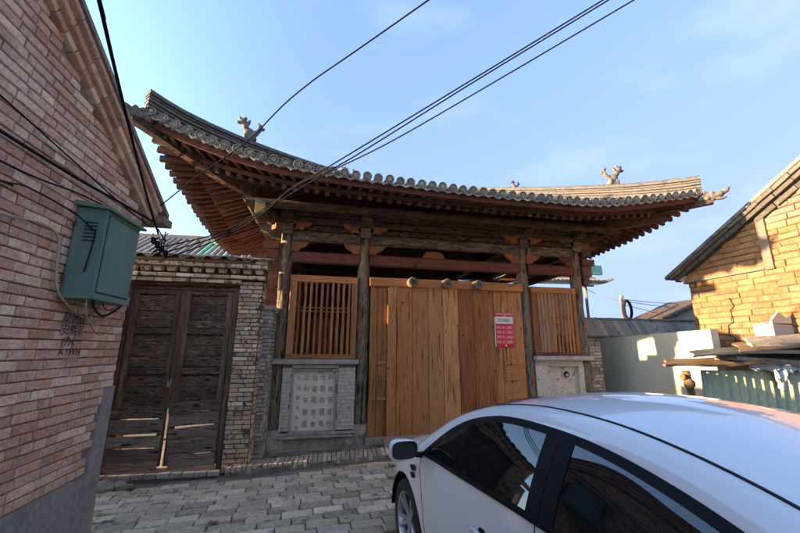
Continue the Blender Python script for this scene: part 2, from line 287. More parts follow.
def piece(l, d, h, jit, rg, ch=.006):
    """one brick / block: length X, height Z, front at -Y, worn edge chamfer on the front"""
    a, b = l/2, h/2; J = lambda: rg.uniform(-jit, jit)
    o = [(-a+J(), -d/2+ch, -b+J()), (a+J(), -d/2+ch, -b+J()), (a+J(), -d/2+ch, b+J()), (-a+J(), -d/2+ch, b+J())]
    q = [(p[0]*(1-ch/a*1.2), -d/2+J()*.6, p[2]*(1-ch/b*1.2)) for p in o]
    k = [(p[0], d/2, p[2]) for p in o]
    return o+q+k, [(4, 5, 6, 7), (0, 1, 5, 4), (1, 2, 6, 5), (2, 3, 7, 6), (3, 0, 4, 7), (0, 8, 9, 1), (1, 9, 10, 2), (2, 10, 11, 3), (3, 11, 8, 0)]
def lay(parent, items, m, name, depth, jit=.0025, limit=300, ch=.006, variants=5, rest=None):
    """items: (world matrix, length, height). The pieces that show largest become parts, the rest one joined stuff part."""
    rg = random.Random(len(items)); items = sorted(items, key=lambda t: -shows(t[0].translation)*t[1]*t[2])
    cache = {}; left = MB()
    for i, (M, l, h) in enumerate(items):
        key = (round(l, 3), round(h, 3), i % variants)
        if i < limit:
            if key not in cache:
                vs, fs = piece(l, depth, h, jit, rg, ch); cache[key] = MB().add(vs, fs).mesh(name, m)
            link(name, cache[key], parent, M)
        else:
            vs, fs = piece(l, depth, h, jit, rg, ch); left.add(vs, fs, M)
    if left.v: part(rest or (name+'_courses'), left, m, parent, kind='stuff', rc=False)
def frame(o, u, n):
    """matrix with X=u, Y=-n (front of a piece looks along n), Z=up"""
    u = Vector(u).normalized(); n = Vector(n).normalized(); y = -n; z = u.cross(y)
    return Matrix(((u.x, y.x, z.x, o[0]), (u.y, y.y, z.y, o[1]), (u.z, y.z, z.z, o[2]), (0, 0, 0, 1)))
def courses(u0, u1, z0, z1, ch, lens, joint, rg, skip=None):
    """running bond: yields (u centre, z centre, length, height)"""
    out = []; r = 0; z = z0
    while z+ch-joint <= z1+1e-6:
        u = u0-rg.uniform(0, lens[0]) if r % 2 else u0-lens[0]*.5*rg.random()
        while u < u1:
            l = rg.choice(lens); a, b = max(u, u0), min(u+l, u1)
            if b-a > .035 and not (skip and skip((a+b)/2, z+ch/2, a, b)): out.append(((a+b)/2, z+ch/2, round(b-a-joint, 3), round(ch-joint, 4)))
            u += l
        z += ch; r += 1
    return out
def text(body, size, M, m, name, parent=None, ext=.0006, align='CENTER', space=1.0, label=None):
    c = bpy.data.curves.new(name, 'FONT'); c.body = body; c.size = size; c.extrude = ext; c.align_x = align; c.align_y = 'CENTER'; c.resolution_u = 3; c.space_line = space
    o = bpy.data.objects.new('tmp', c); COL.objects.link(o); bpy.context.view_layer.update()
    me = bpy.data.meshes.new_from_object(o.evaluated_get(bpy.context.evaluated_depsgraph_get())); bpy.data.objects.remove(o)
    me.materials.clear(); me.materials.append(m); me.name = name
    return link(name, me, parent, M, label)
def wire(pts, r, m, name, label, n=6, sag=0, cat='cable', group=None, seg=24):
    P = [Vector(p) for p in pts]
    if name in ('overhead_cable', 'wall_cable'): P.insert(0, P[0]+(P[0]-P[1]).normalized()*7)   # runs on well past the frame
    if len(P) == 2:
        Q = [P[0].lerp(P[1], i/seg)+Vector((0, 0, -sag*4*(i/seg)*(1-i/seg))) for i in range(seg+1)]
    else:
        Q = []
        for i in range(len(P)-1):
            p0, p1, p2, p3 = P[max(i-1, 0)], P[i], P[i+1], P[min(i+2, len(P)-1)]
            for k in range(8):
                t = k/8; Q.append(.5*((2*p1)+(p2-p0)*t+(2*p0-5*p1+4*p2-p3)*t*t+(3*p1-p0-3*p2+p3)*t**3))
        Q.append(P[-1])
    mb = MB().tube(Q, r, n, up=(.13, .2, 1))
    return single(name, mb, m, label, cat, group, smooth=True)
def gz(x): return .035*(min(max(x, -4), 9)+1)

mirror_m = mat('mirror_dark_reflection', [(.02, .022, .024), (.025, .027, .03)], sc=1, bump=0, ov=0, rough=.05, spec=.35, fine=0)  # near-black colour paints in the dark surroundings the mirror would reflect
stencil_ground = mat('stencil_ground', [(.36, .29, .25), (.5, .44, .4)], sc=14, bump=.3, ov=.1, stain=((.3, .17, .13), 12, .52, .06))
adobe_dark = mat('dark_adobe', [(0.154, 0.115, 0.077), (0.210, 0.161, 0.108), (0.238, 0.182, 0.119)], sc=4, bsc=28, bump=.9, bd=.02, ov=.15, pick=True)  # darker tone for blocks below the verge, the ledge and upright band
verge_stone = mat('verge_stone', [(.10, .085, .066), (.15, .128, .10), (.08, .068, .054)], sc=5, bsc=28, bump=.9, ov=.15, pick=True, bd=.02)

# ================================================================== GROUND
g = MB(); xs = [-400, -4, 9, 400]
for i in range(3):
    n = len(g.v); a, b = xs[i], xs[i+1]
    g.v += [(a, -400, gz(a)), (b, -400, gz(b)), (b, 400, gz(b)), (a, 400, gz(a))]; g.f.append((n, n+1, n+2, n+3))
ground = struct('ground', g, dirt)
# worn earth between the pavers and the plinth: low uneven bank
def bank(i, j):
    x = -3.2+9.4*i; y = 5.55+1.35*j; base = gz(x)
    hgt = .012+.10*max(0, min(1, (y-6.25-.06*(x+1.3))/.3))*(1 if x > -1.3 else .2)
    return (x, y, base+hgt*(.85+.15*math.sin(x*7+j*5)) - (.05 if j == 0 else 0)+rnd.uniform(-.008, .008))
struct('earth_bank', MB().grid(bank, 90, 14), dirt, smooth=True)
# street paving of grey blocks
pave = struct('pavement', MB().add([(-2.2, -1.5, gz(-2.2)+.004), (6.2, -1.5, gz(6.2)+.004), (6.2, 6.1, gz(6.2)+.004), (-2.2, 6.1, gz(-2.2)+.004), (-3.6, 4.5, gz(-3.6)+.004), (-2.2, 4.5, gz(-2.2)+.004), (-3.6, 5.9, gz(-3.6)+.004), (-2.2, 5.9, gz(-2.2)+.004)], [(0, 1, 2, 3), (4, 5, 7, 6)]), mortar)
items = []; rg = random.Random(3); ang = math.radians(5.5); ca, sa = math.cos(ang), math.sin(ang)
for r in range(-8, 46):
    v = r*.158; u = -4.2-(.17 if r % 2 else 0)
    while u < 7.2:
        l = rg.choice((.33, .33, .3, .36)); uu = u+l/2; x = uu*ca-v*sa; y = -1.2+uu*sa+v*ca
        u += l
        if not (((-2.15 < x < 6.1) or (-3.5 < x < 0 and y > 4.65)) and y < 5.80+.07*(max(x, -1.3)+1.3) and y > -1.4): continue
        if y < 2 and x < 6.1 and shows((x, y, 0)) < .01 and rg.random() < 0: continue
        hole = rg.random() < .03
        z = gz(x)+.012+rg.uniform(-.007, .006)-(.02 if hole else 0)
        M = Matrix.Translation((x, y, z)) @ Matrix.Rotation(ang+rg.uniform(-.02, .02), 4, 'Z') @ Matrix.Rotation(rg.uniform(-.02, .02), 4, 'Y') @ Matrix.Rotation(-math.pi/2+rg.uniform(-.02, .02), 4, 'X')
        items.append((M, l-.014, .146))
lay(pave, items, paver_mat, 'paver', .05, jit=.004, ch=.007)
# low step of bricks laid on edge in front of the hall
step = struct('step', MB().add([(-1.34, 5.98, gz(-1.34)-.02), (5.6, 6.42, gz(5.6)-.02), (5.6, 6.78, gz(5.6)-.02), (-1.34, 6.3, gz(-1.34)-.02), (-1.34, 5.98, gz(-1.34)+.085), (5.6, 6.42, gz(5.6)+.085), (5.6, 6.78, gz(5.6)+.095), (-1.34, 6.3, gz(-1.34)+.095)],
    [(0, 1, 5, 4), (4, 5, 6, 7), (3, 0, 4, 7), (1, 2, 6, 5), (2, 3, 7, 6)]), dirt)
items = []; sang = math.atan2(.44, 6.94)
for i in range(98):
    x = -1.30+i*.0705; y = 6.14+(x+1.3)*.0634
    M = Matrix.Translation((x, y+rg.uniform(-.012, .012), gz(x)+.085+rg.uniform(-.008, .006))) @ Matrix.Rotation(sang+math.pi/2+rg.uniform(-.05, .05)-.12, 4, 'Z') @ Matrix.Rotation(-math.pi/2+rg.uniform(-.03, .03), 4, 'X')
    items.append((M, .30, .060))
lay(step, items, paver_mat, 'edge_brick', .09, jit=.003, ch=.008)

# ================================================================== OLD HALL (stage)
hall = thing('stage_hall', 'old timber hall with sweeping grey tiled roof and plank gate', 'building', (2.2, 6.95, 0))
CX = [-.86, .63, 4.04, 5.33]; FY = 6.98
XL, XR, YF, YB = -2.78, 7.0, 5.3, 12.0
ef = smooth_tab([(-2.78, 5.17), (-2.5, 4.99), (-2.02, 4.83), (-1.3, 4.64), (-.56, 4.52), (.21, 4.46), (1.02, 4.42), (1.87, 4.385), (2.77, 4.37), (3.71, 4.365), (4.71, 4.39), (5.81, 4.56), (6.5, 4.68), (7.0, 4.79)], 4)
el = smooth_tab([(5.3, 5.17), (5.7, 4.98), (6.5, 4.79), (7.3, 4.68), (8.6, 4.50), (10, 4.45), (11.3, 4.65), (12, 4.95)], 4)
er = smooth_tab([(5.3, 4.79), (6, 4.62), (7, 4.50), (8.6, 4.42), (10.5, 4.45), (11.4, 4.6), (12, 4.8)], 4)
eb = smooth_tab([(-2.78, 4.95), (-1.5, 4.6), (0, 4.42), (3.5, 4.4), (5.8, 4.6), (7, 4.8)], 4)
def zr(x, y):
    D = [(y-YF, lerp_tab(ef, x)), (x-XL, lerp_tab(el, y)), (XR-x, lerp_tab(er, y)), (YB-y, lerp_tab(eb, x))]
    d = min(q[0] for q in D); ws = [math.exp(-(q[0]-d)/.3) for q in D]
    e = sum(a*q[1] for a, q in zip(ws, D))/sum(ws); dd = max(d, 0)
    return 4.40+(e-4.40)*math.exp(-dd/1.6)+.36*dd+.015*dd*dd
# roof body: top sheet and boarded underside
N = 56; nx, ny = 60, 44
rf = MB(); gx = [XL+(XR-XL)*i/nx for i in range(nx+1)]; gy = [YF+(YB-YF)*j/ny for j in range(ny+1)]
rf.grid(lambda a, b: (XL+(XR-XL)*a, YF+(YB-YF)*b, zr(XL+(XR-XL)*a, YF+(YB-YF)*b)-.045), nx, ny)
roof = part('roof', rf, tile_m, hall, smooth=True)
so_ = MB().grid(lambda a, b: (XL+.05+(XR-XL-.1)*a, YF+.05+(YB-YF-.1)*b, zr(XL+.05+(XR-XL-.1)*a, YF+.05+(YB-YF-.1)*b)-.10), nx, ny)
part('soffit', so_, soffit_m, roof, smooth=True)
# tile rows running up from the front eave, with end disc and drip tile
SP = .178; rows = int((XR-XL)/SP); disc_me = None; drip_me = None
dm = MB(); dm.tube([(0, -.014, 0), (0, .03, 0)], .066, 14, up=(0, 0, 1)); dm.tube([(0, -.024, 0), (0, -.012, 0)], lambda i: .036, 12)
rim = [(.066*math.cos(2*math.pi*k/14), -.02, .066*math.sin(2*math.pi*k/14)) for k in range(15)]
dm.tube(rim, .009, 5, up=(0, 1, 0), caps=False)
for k in range(5): dm.ell((.045*math.cos(k*1.257+.3), -.022, .045*math.sin(k*1.257+.3)), (.010, .008, .010), nu=5, nv=3)
disc_me = dm.mesh('tile_disc', tile_m, 35); recalc(disc_me)
pm = MB(); pts = [(-.085, .012), (-.07, -.014), (-.045, -.034), (-.02, -.042), (0, -.054), (.02, -.042), (.045, -.034), (.07, -.014), (.085, .012), (.05, -.006), (0, -.014), (-.05, -.006)]
pm.prism(pts, (0, 0, 0), (1, 0, 0), (0, 0, 1), (0, .016, 0)); drip_me = pm.mesh('drip_tile', tile_m); recalc(drip_me)
def tube_row(path):
    prof = [(.062*math.cos(a), .062*math.sin(a)+.0) for a in [math.pi*k/6 for k in range(7)]]+[(-.062, -.05), (.062, -.05)]
    return MB().sweep(path, prof)
for i in range(rows+1):
    x = XL+.06+i*SP
    if x > XR-.04: break
    top = min(x-XL, XR-x, (YB-YF)/2); y1 = YF+max(top, .12)
    path = [(x, YF-.02+(y1-YF+.02)*k/9, zr(x, YF-.02+(y1-YF+.02)*k/9)-.01) for k in range(10)]
    part('tile_row', tube_row(path), tile_m, roof, smooth=40)
    tilt = math.radians(rnd.uniform(-5, 5)); slope = math.atan2(zr(x, YF+.3)-zr(x, YF), .3)
    M = Matrix.Translation((x+rnd.uniform(-.006, .006), YF-.03+rnd.uniform(-.01, .01), zr(x, YF)+.012+rnd.uniform(-.006, .006))) @ Matrix.Rotation(slope*.6, 4, 'X') @ Matrix.Rotation(tilt, 4, 'Z') @ Matrix.Rotation(rnd.uniform(0, 6), 4, 'Y')
    link('tile_disc', disc_me, roof, M)
    if i < rows:
        x2 = x+SP/2; M = Matrix.Translation((x2, YF-.045+rnd.uniform(-.01, .01), zr(x2, YF)-.045+rnd.uniform(-.006, .006))) @ Matrix.Rotation(-.15+rnd.uniform(-.06, .06), 4, 'X') @ Matrix.Rotation(math.atan2(zr(x2+.1, YF)-zr(x2-.1, YF), -.2)+math.pi, 4, 'Y')
        link('drip_tile', drip_me, roof, M)
side = MB()
for (xa, xb) in ((XL, 1), (XR, -1)):
    for j in range(int((YB-YF)/SP)):
        y = YF+.12+j*SP; top = min(y-YF, YB-y, 3.3)
        if top < .15: continue
        side.sweep([(xa+xb*(-.02+top*k/6), y, zr(xa+xb*max(0, top*k/6), y)-.01) for k in range(7)], [(.06*math.cos(a), .06*math.sin(a)) for a in [math.pi*k/5 for k in range(6)]]+[(-.06, -.05), (.06, -.05)])
for i in range(rows):
    x = XL+.2+i*SP; top = min(x-XL, XR-x, 3.3)
    if top > .15: side.sweep([(x, YB-top*k/6, zr(x, YB-top*k/6)-.01) for k in range(7)], [(.06*math.cos(a), .06*math.sin(a)) for a in [math.pi*k/5 for k in range(6)]]+[(-.06, -.05), (.06, -.05)])
part('side_tile_rows', side, tile_m, roof, kind='stuff', smooth=40)
# eave boards
def eave_line(which, off=.05, dz=-.11, n=44):
    P = []
    for k in range(n+1):
        t = k/n
        if which == 'f': x, y = XL+off+(XR-XL-2*off)*t, YF+off
        elif which == 'l': x, y = XL+off, YF+off+(YB-YF-2*off)*t
        elif which == 'r': x, y = XR-off, YF+off+(YB-YF-2*off)*t
        else: x, y = XL+off+(XR-XL-2*off)*t, YB-off
        P.append((x, y, zr(x, y)+dz))
    return P
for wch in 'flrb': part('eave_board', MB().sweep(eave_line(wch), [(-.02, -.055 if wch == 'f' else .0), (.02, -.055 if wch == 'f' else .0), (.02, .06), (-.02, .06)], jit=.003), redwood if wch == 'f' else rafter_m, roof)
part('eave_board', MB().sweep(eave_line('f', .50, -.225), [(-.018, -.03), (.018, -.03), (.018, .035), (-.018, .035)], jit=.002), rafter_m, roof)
# rafters: square flying rafters above, round eave rafters below
def eave_pt(wch, s, d): 
    if wch == 'f': return (s, YF+d)
    if wch == 'l': return (XL+d, s)
    return (XR-d, s)
for wch, a, b in (('f', XL, XR), ('l', YF, YB), ('r', YF, YB)):
    s = a+.16
    while s < b-.12:
        lim = min(s-a, b-s)
        J = rnd.uniform(-.012, .012)
        p = eave_pt(wch, s+J, .075 if wch == 'f' else -.03+rnd.uniform(-.02, .02)); i1 = min(1.0, lim+.1)
        if i1 > .2:
            q = eave_pt(wch, s, i1)
            part('flying_rafter', MB().beam((p[0], p[1], zr(*p)-(.145 if wch == 'f' else .13)), (q[0], q[1], zr(*q)-.15), .055 if wch == 'f' else .07, .07 if wch == 'f' else .10, ch=.008), rafter_m, roof)
        if lim > .45:
            p = eave_pt(wch, s+J, .50); lim2 = min(2.1, lim+.1); q = eave_pt(wch, s, lim2)
            zz0 = zr(*p)-.30; zz1 = zr(*q)-.15-.10*(2.1-lim2)/1.6
            part('eave_rafter', MB().tube([(p[0], p[1], zz0+rnd.uniform(-.008, .008)), (q[0], q[1], zz1)], .043, 9), rafter_m, roof, smooth=40)
        s += SP
# purlins below the rafters
for (p, q) in ((( -1.55, 6.42, 4.33), (6.05, 6.42, 4.33)), ((-1.55, 6.42, 4.45), (-1.55, 11.2, 4.40)), ((6.0, 6.42, 4.36), (6.0, 11.2, 4.36))):
    part('eave_purlin', MB().tube([Vector(p).lerp(Vector(q), k/6) for k in range(7)], .085, 12, jit=.004), old_x, roof, smooth=40)
# corner beams with carved heads
def lumps(name, ells, m, parent, M, vox=.014, extra=None, label=None):
    mb = MB()
    for c, r, rot in ells:
        R = Matrix.Rotation(rot, 3, 'Y') if rot else None
        mb.ell(c, r, R, nu=14, nv=9)
    if extra: extra(mb)
    me = mb.mesh(name, m, True); recalc(me); o = link(name, me, parent, M, label)
    md = o.modifiers.new('remesh', 'REMESH'); md.mode = 'VOXEL'; md.voxel_size = vox; md.use_smooth_shade = True
    return o
for (cx, cy, dx, lab) in ((XL, YF, 1, 'left'), (XR, YF, -1, 'right')):
    d = Vector((dx, 1, 0)).normalized(); zc = zr(cx, cy)
    P = []
    for k in range(9):
        t = -.16+k*.34; x, y = cx+dx*t*.72, cy+t*.72; P.append((x, y, zr(x, y)-.16-.02*k/8))
    part('corner_beam', MB().sweep(P, [(-.06, -.09), (.06, -.09), (.06, .08), (-.06, .08)], jit=.004), old_x, roof)
    P2 = [(p[0]+d.x*.75, p[1]+d.y*.75, p[2]-.20) for p in P[:6]]
    part('corner_beam', MB().sweep(P2, [(-.065, -.09), (.065, -.09), (.065, .09), (-.065, .09)], jit=.004), rafter_m, roof)
    # head points away from the building along the diagonal: local -X outward
    out_ = math.atan2(-d.y, -d.x); zz = zc-.11
    M = Matrix.Translation((cx-d.x*.06, cy-d.y*.06, zz)) @ Matrix.Rotation(out_, 4, 'Z')
    hd = [((-.06, 0, 0), (.12, .085, .10), 0), ((.07, 0, .0), (.12, .08, .095), 0), ((.20, 0, .03), (.11, .07, .06), -.25), ((.31, 0, .085), (.06, .055, .05), -.5), ((.35, 0, .125), (.03, .03, .035), 0),
          ((.19, 0, -.055), (.10, .05, .028), .12), ((.28, 0, -.045), (.04, .035, .02), 0), ((.10, .055, .07), (.035, .03, .035), 0), ((.10, -.055, .07), (.035, .03, .035), 0), ((.0, .06, .09), (.07, .02, .03), .5), ((.0, -.06, .09), (.07, .02, .03), .5),
          ((-.08, .07, -.03), (.05, .025, .05), 0), ((-.08, -.07, -.03), (.05, .025, .05), 0), ((.02, .075, -.03), (.04, .025, .045), 0), ((.02, -.075, -.03), (.04, .025, .045), 0), ((.24, .05, .03), (.02, .02, .02), 0), ((.24, -.05, .03), (.02, .02, .02), 0)]
    lumps('dragon_head', hd, ridge_m, roof, M, .011)
    # hip ridge: stacked courses
    H = [];
    for k in range(21):
        t = -.02+k*(3.34/20); x, y = cx+dx*t, cy+t; za, zb2 = zr(cx, cy)+.02, zr(cx+dx*3.32, cy+3.32); H.append(Vector((x, y, .5*zr(x, y)+.5*(za+(zb2-za)*(t/3.32)))))
    z0 = .0
    rt = part('hip_ridge', MB().sweep([p+Vector((0, 0, .13)) for p in H], [(-.045, -.34), (.045, -.34), (.045, .15), (-.045, .15)]), ridge_m, roof)
    for (zo, ww, hh) in ((.045, .085, .022), (.115, .075, .018), (.175, .085, .02), (.235, .07, .018), (.285, .088, .022)):
        part('ridge_course', MB().sweep([p+Vector((0, 0, zo)) for p in H], [(-ww, -hh), (ww, -hh), (ww*.92, hh), (-ww*.92, hh)], jit=.003), ridge_m, rt)
    part('ridge_cap', MB().sweep([p+Vector((0, 0, .305)) for p in H], [(.065*math.cos(a), .065*math.sin(a)) for a in [math.pi*k/6 for k in range(7)]], jit=.002), ridge_m, rt, smooth=50)
def hipz(cx, cy, dx, t): return .5*zr(cx+dx*t, cy+t)+.5*(zr(cx, cy)+.02+(zr(cx+dx*3.32, cy+3.32)-zr(cx, cy)-.02)*(t/3.32))
# main ridge
R0 = Vector((XL+3.32, 8.65, zr(XL+3.32, 8.65))); R1 = Vector((XR-3.32, 8.65, zr(XR-3.32, 8.65)))
mr = part('main_ridge', MB().sweep([R0+Vector((0, 0, .1)), R1+Vector((0, 0, .1))], [(-.06, -.12), (.06, -.12), (.06, .12), (-.06, .12)]), ridge_m, roof)
part('ridge_cap', MB().sweep([R0+Vector((0, 0, .21)), R1+Vector((0, 0, .21))], [(.075*math.cos(a), .075*math.sin(a)) for a in [math.pi*k/6 for k in range(7)]]), ridge_m, mr, smooth=50)
# beasts on the ridges
beast = [((0, 0, .05), (.11, .06, .07), 0), ((-.02, 0, .15), (.085, .055, .09), .2), ((-.08, 0, .24), (.055, .05, .08), -.5), ((-.13, 0, .32), (.06, .05, .055), 0), ((-.19, 0, .30), (.045, .035, .025), .2), ((-.17, 0, .37), (.03, .03, .05), -.4),
         ((-.10, 0, .385), (.03, .035, .045), .5), ((-.05, 0, .31), (.03, .04, .05), .6), ((-.03, 0, .36), (.022, .02, .035), .2), ((.08, 0, .16), (.05, .04, .08), .6), ((.13, 0, .23), (.035, .035, .07), .25), ((.15, 0, .31), (.035, .03, .05), -.2), ((.19, 0, .27), (.03, .02, .04), .9), ((.12, 0, .34), (.02, .02, .04), -.6),
         ((-.07, .04, .06), (.035, .03, .06), 0), ((-.07, -.04, .06), (.035, .03, .06), 0), ((.06, .04, .07), (.04, .03, .06), 0), ((.06, -.04, .07), (.04, .03, .06), 0)]
for (bx_, by_, rz_, flip, sc_) in ((XL+1.16, YF+1.16, .25, 1, 1.12), (XR-1.0, YF+1.0, -.2, -1, 1.15)):
    M = Matrix.Translation((bx_, by_, hipz(XL if flip > 0 else XR, YF, flip, by_-YF)+.34)) @ Matrix.Rotation(rz_, 4, 'Z') @ Matrix.Diagonal((flip*sc_, sc_, sc_, 1))
    lumps('ridge_beast', beast, ridge_m, roof, M, .012)
for (bx_, by_, sc_, dz_) in ((.30, 8.5, 1.0, .22), (XR-2.5, YF+2.5, .62, .36)):
    M = Matrix.Translation((bx_, by_, zr(bx_, by_)+dz_)) @ Matrix.Diagonal((sc_, sc_, sc_, 1))
    lumps('ridge_beast', beast, ridge_m, roof, M, .016)

# ---- columns
def column(x, y, z0, z1, r, mt=old_z):
    n = 18; P = [(x+rnd.uniform(-.008, .008), y+rnd.uniform(-.008, .008), z0+(z1-z0)*k/n) for k in range(n+1)]
    return part('column', MB().sweep(P, lambda i: [((r*(1+.05*math.sin(3*a+i*.4)))*math.cos(a), (r*(1+.04*math.sin(5*a+i*.3)))*math.sin(a)) for a in [2*math.pi*k/14 for k in range(14)]], up=(0, 1, 0), jit=.006), mt, hall, smooth=60)
def drum(x, y, z0, h, r):
    return part('column_base', MB().sweep([(x, y, z0+h*k/8) for k in range(9)], lambda i: [(r*(.82+.22*math.sin(math.pi*(i/8)**.9))*math.cos(a)*(1+.03*math.sin(4*a)), r*(.82+.22*math.sin(math.pi*(i/8)**.9))*math.sin(a)) for a in [2*math.pi*k/16 for k in range(16)]], up=(0, 1, 0), jit=.004), dark_stone, hall, smooth=60)
for x in CX:
    zb = gz(x)+.12; column(x, FY, zb+.3, 4.02, .115); drum(x, FY-.02, zb-.12, .42, .165)
for x, y in ((CX[0], 9.1), (CX[0], 11.2), (CX[1], 11.2), (CX[2], 11.2), (CX[3], 9.1), (CX[3], 11.2)): column(x, y, .2, 4.05, .12)
# ---- beams of the front
def hb(name, x0, x1, y, z0, z1, d, m, seg=14, jit=.005, ch=.02, sag=0, label=None):
    P = [(x0+(x1-x0)*k/seg, y, (z0+z1)/2-sag*4*(k/seg)*(1-k/seg)) for k in range(seg+1)]; a, b = d/2, (z1-z0)/2
    pr = [(-a, -b+ch), (-a+ch, -b), (a-ch, -b), (a, -b+ch), (a, b-ch), (a-ch, b), (-a+ch, b), (-a, b-ch)]
    return part(name, MB().sweep(P, pr, jit=jit), m, hall, label)
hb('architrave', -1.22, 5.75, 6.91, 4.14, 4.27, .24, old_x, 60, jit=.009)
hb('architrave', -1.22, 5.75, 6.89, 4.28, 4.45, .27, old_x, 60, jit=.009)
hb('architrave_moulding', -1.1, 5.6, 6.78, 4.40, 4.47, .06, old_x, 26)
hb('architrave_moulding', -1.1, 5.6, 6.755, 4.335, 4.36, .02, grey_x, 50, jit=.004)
hb('carved_board', -.74, 5.2, 6.94, 4.02, 4.12, .12, old_x, 22)
# carved relief along the board: small scrolls
cv = MB()
for k in range(52):
    x = -.68+k*.112
    if min(abs(x-c) for c in CX) < .22: continue
    a = .8 if k % 2 else -.8; cv.tube([(x-.05, 6.868, 4.07-.03*a), (x-.02, 6.86, 4.07+.02*a), (x+.01, 6.86, 4.07+.035*a), (x+.035, 6.865, 4.07+.01*a), (x+.02, 6.868, 4.07-.012*a)], [.008, .012, .013, .011, .006], 6); cv.ell((x+.05, 6.866, 4.07+.03*a), (.014, .012, .012), nu=6, nv=4)
part('carved_scrolls', cv, grey_x, hall, kind='stuff')
cv = MB()
for k in range(150):
    x = rnd.uniform(-1.1, 5.6); z = rnd.choice((4.20, 4.22, 4.31, 4.40)); l = rnd.uniform(.05, .3)
    if min(abs(x-c) for c in CX) < .16: continue
    cv.beam((x-l/2, 6.79 if z < 4.27 else 6.755, z+rnd.uniform(-.02, .02)), (x+l/2, 6.79 if z < 4.27 else 6.755, z+rnd.uniform(-.02, .02)), rnd.uniform(.008, .02), rnd.uniform(.01, .03), seg=4, jit=.004, ch=.003)
part('flaking_splinters', cv, old_x, hall, kind='stuff')
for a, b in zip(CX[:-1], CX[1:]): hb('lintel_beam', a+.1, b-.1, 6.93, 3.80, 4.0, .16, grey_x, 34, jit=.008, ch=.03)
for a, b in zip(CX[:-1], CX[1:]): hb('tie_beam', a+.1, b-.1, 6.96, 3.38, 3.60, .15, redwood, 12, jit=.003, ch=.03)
hb('upper_board', -.75, 5.2, 7.02, 4.0, 4.02, .1, old_x)
# side beams running back and roof frame inside
for x in (CX[0], CX[3]):
    part('side_beam', MB().beam((x, 7.1, 4.27), (x, 11.3, 4.27), .2, .3, seg=8, jit=.004), old_x, hall)
    part('side_tie', MB().beam((x, 7.1, 3.6), (x, 11.1, 3.6), .12, .2, seg=8, jit=.004), redwood, hall)
    part('side_beam', MB().beam((x-.0, 7.1, 3.95), (x, 11.1, 3.95), .12, .16, seg=8, jit=.004), grey_x, hall)
for x in CX[1:3]:
    part('cross_beam', MB().beam((x, 7.1, 4.2), (x, 11.1, 4.2), .24, .3, seg=6, jit=.004), rafter_m, hall)
part('cross_beam', MB().beam((-.9, 9.1, 4.2), (5.35, 9.1, 4.2), .24, .3, seg=6, jit=.004), rafter_m, hall)
part('cross_beam', MB().beam((-.9, 11.2, 4.2), (5.35, 11.2, 4.2), .24, .3, seg=6, jit=.004), rafter_m, hall)
# slanted brace seen in the right bay
part('brace', MB().beam((4.1, 8.3, 3.42), (5.35, 7.5, 3.75), .12, .14, seg=4, jit=.004), redwood, hall)
part('brace', MB().beam((.7, 8.6, 3.3), (4.0, 8.2, 3.36), .12, .18, seg=8, jit=.004), redwood, hall)
part('brace', MB().beam((-.8, 8.2, 3.22), (.6, 8.2, 3.35), .12, .18, seg=8, jit=.004), redwood, hall)
# ---- bracket blocks at the column heads
def cap(x, z):
    poly = [(-.12, .0), (.12, 0), (.12, .05), (.19, .14), (.19, .2), (-.19, .2), (-.19, .14), (-.12, .05)]
    part('capital', MB().prism([(a*.8, b) for a, b in poly], (x, 6.80, z), (1, 0, 0), (0, 0, 1), (0, .3, 0)), grey_x, hall)
for x in CX: cap(x, 3.92)
wing_hi = [(0, .0), (.10, .02), (.17, .0), (.22, .06), (.31, .09), (.36, .17), (.30, .215), (0, .215)]
wing_lo = [(0, 0), (.13, 0), (.16, .05), (.26, .10), (.33, .19), (0, .19)]
for i, x in enumerate(CX):
    for sx in (-1, 1):
        if not ((i == 0 and sx < 0) or (i == 3 and sx > 0)):
            part('bracket_wing', MB().prism([(.10+a, b) for a, b in wing_hi], (x, 6.80, 4.0), (sx, 0, 0), (0, 0, 1), (0, .07, 0)), orange_m if i < 2 or i == 2 else old_x, hall)
            part('bracket_wing', MB().prism([(.09+a, b) for a, b in wing_lo], (x, 6.90, 3.605), (sx, 0, 0), (0, 0, 1), (0, .07, 0)), orange_m if i < 3 else redwood, hall)
    part('beam_nose', MB().bx(x-.105, x+.105, 6.60, 6.80, 4.19, 4.42).bx(x-.07, x+.07, 6.56, 6.60, 4.23, 4.38), grey_x if i in (1,) else old_x, hall)
part('bracket_block', MB().prism([(-.24, 0), (.24, 0), (.17, .12), (.08, .14), (-.08, .14), (-.17, .12)], (2.05, 6.90, 3.602), (1, 0, 0), (0, 0, 1), (0, .08, 0)), orange_m, hall)
# corner bracket clusters outside the end columns
for (x, sx) in ((CX[0], -1), (CX[3], 1)):
    part('corner_bracket', MB().bx(x+sx*.13, x+sx*.42, 6.84, 7.0, 3.62, 3.76).bx(x+sx*.13, x+sx*.34, 6.86, 6.98, 3.38, 3.60).bx(x+sx*.13, x+sx*.27, 6.86, 6.98, 3.2, 3.36), redwood if sx < 0 else rafter_m, hall)
    part('corner_bracket', MB().prism([(.12, 0), (.30, .03), (.36, .12), (.50, .16), (.55, .27), (.12, .27)], (x, 6.82, 3.80), (sx, 0, 0), (0, 0, 1), (0, .12, 0)), old_x, hall)
    part('corner_bracket', MB().prism([(.12, 0), (.3, 0), (.34, .07), (.48, .08), (.52, .2), (.12, .2)], (x, 6.84, 4.08), (sx, 0, 0), (0, 0, 1), (0, .2, 0)), old_x, hall)
    # 45 degree noses
    part('beam_nose', MB().beam((x-sx*.1, 7.08, 4.24), (x+sx*.38, 6.6, 4.27), .17, .22, jit=.004), old_x, hall)
    part('beam_nose', MB().beam((x, 6.98, 4.02), (x+sx*.24, 6.74, 4.03), .12, .14, jit=.004), orange_m, hall)
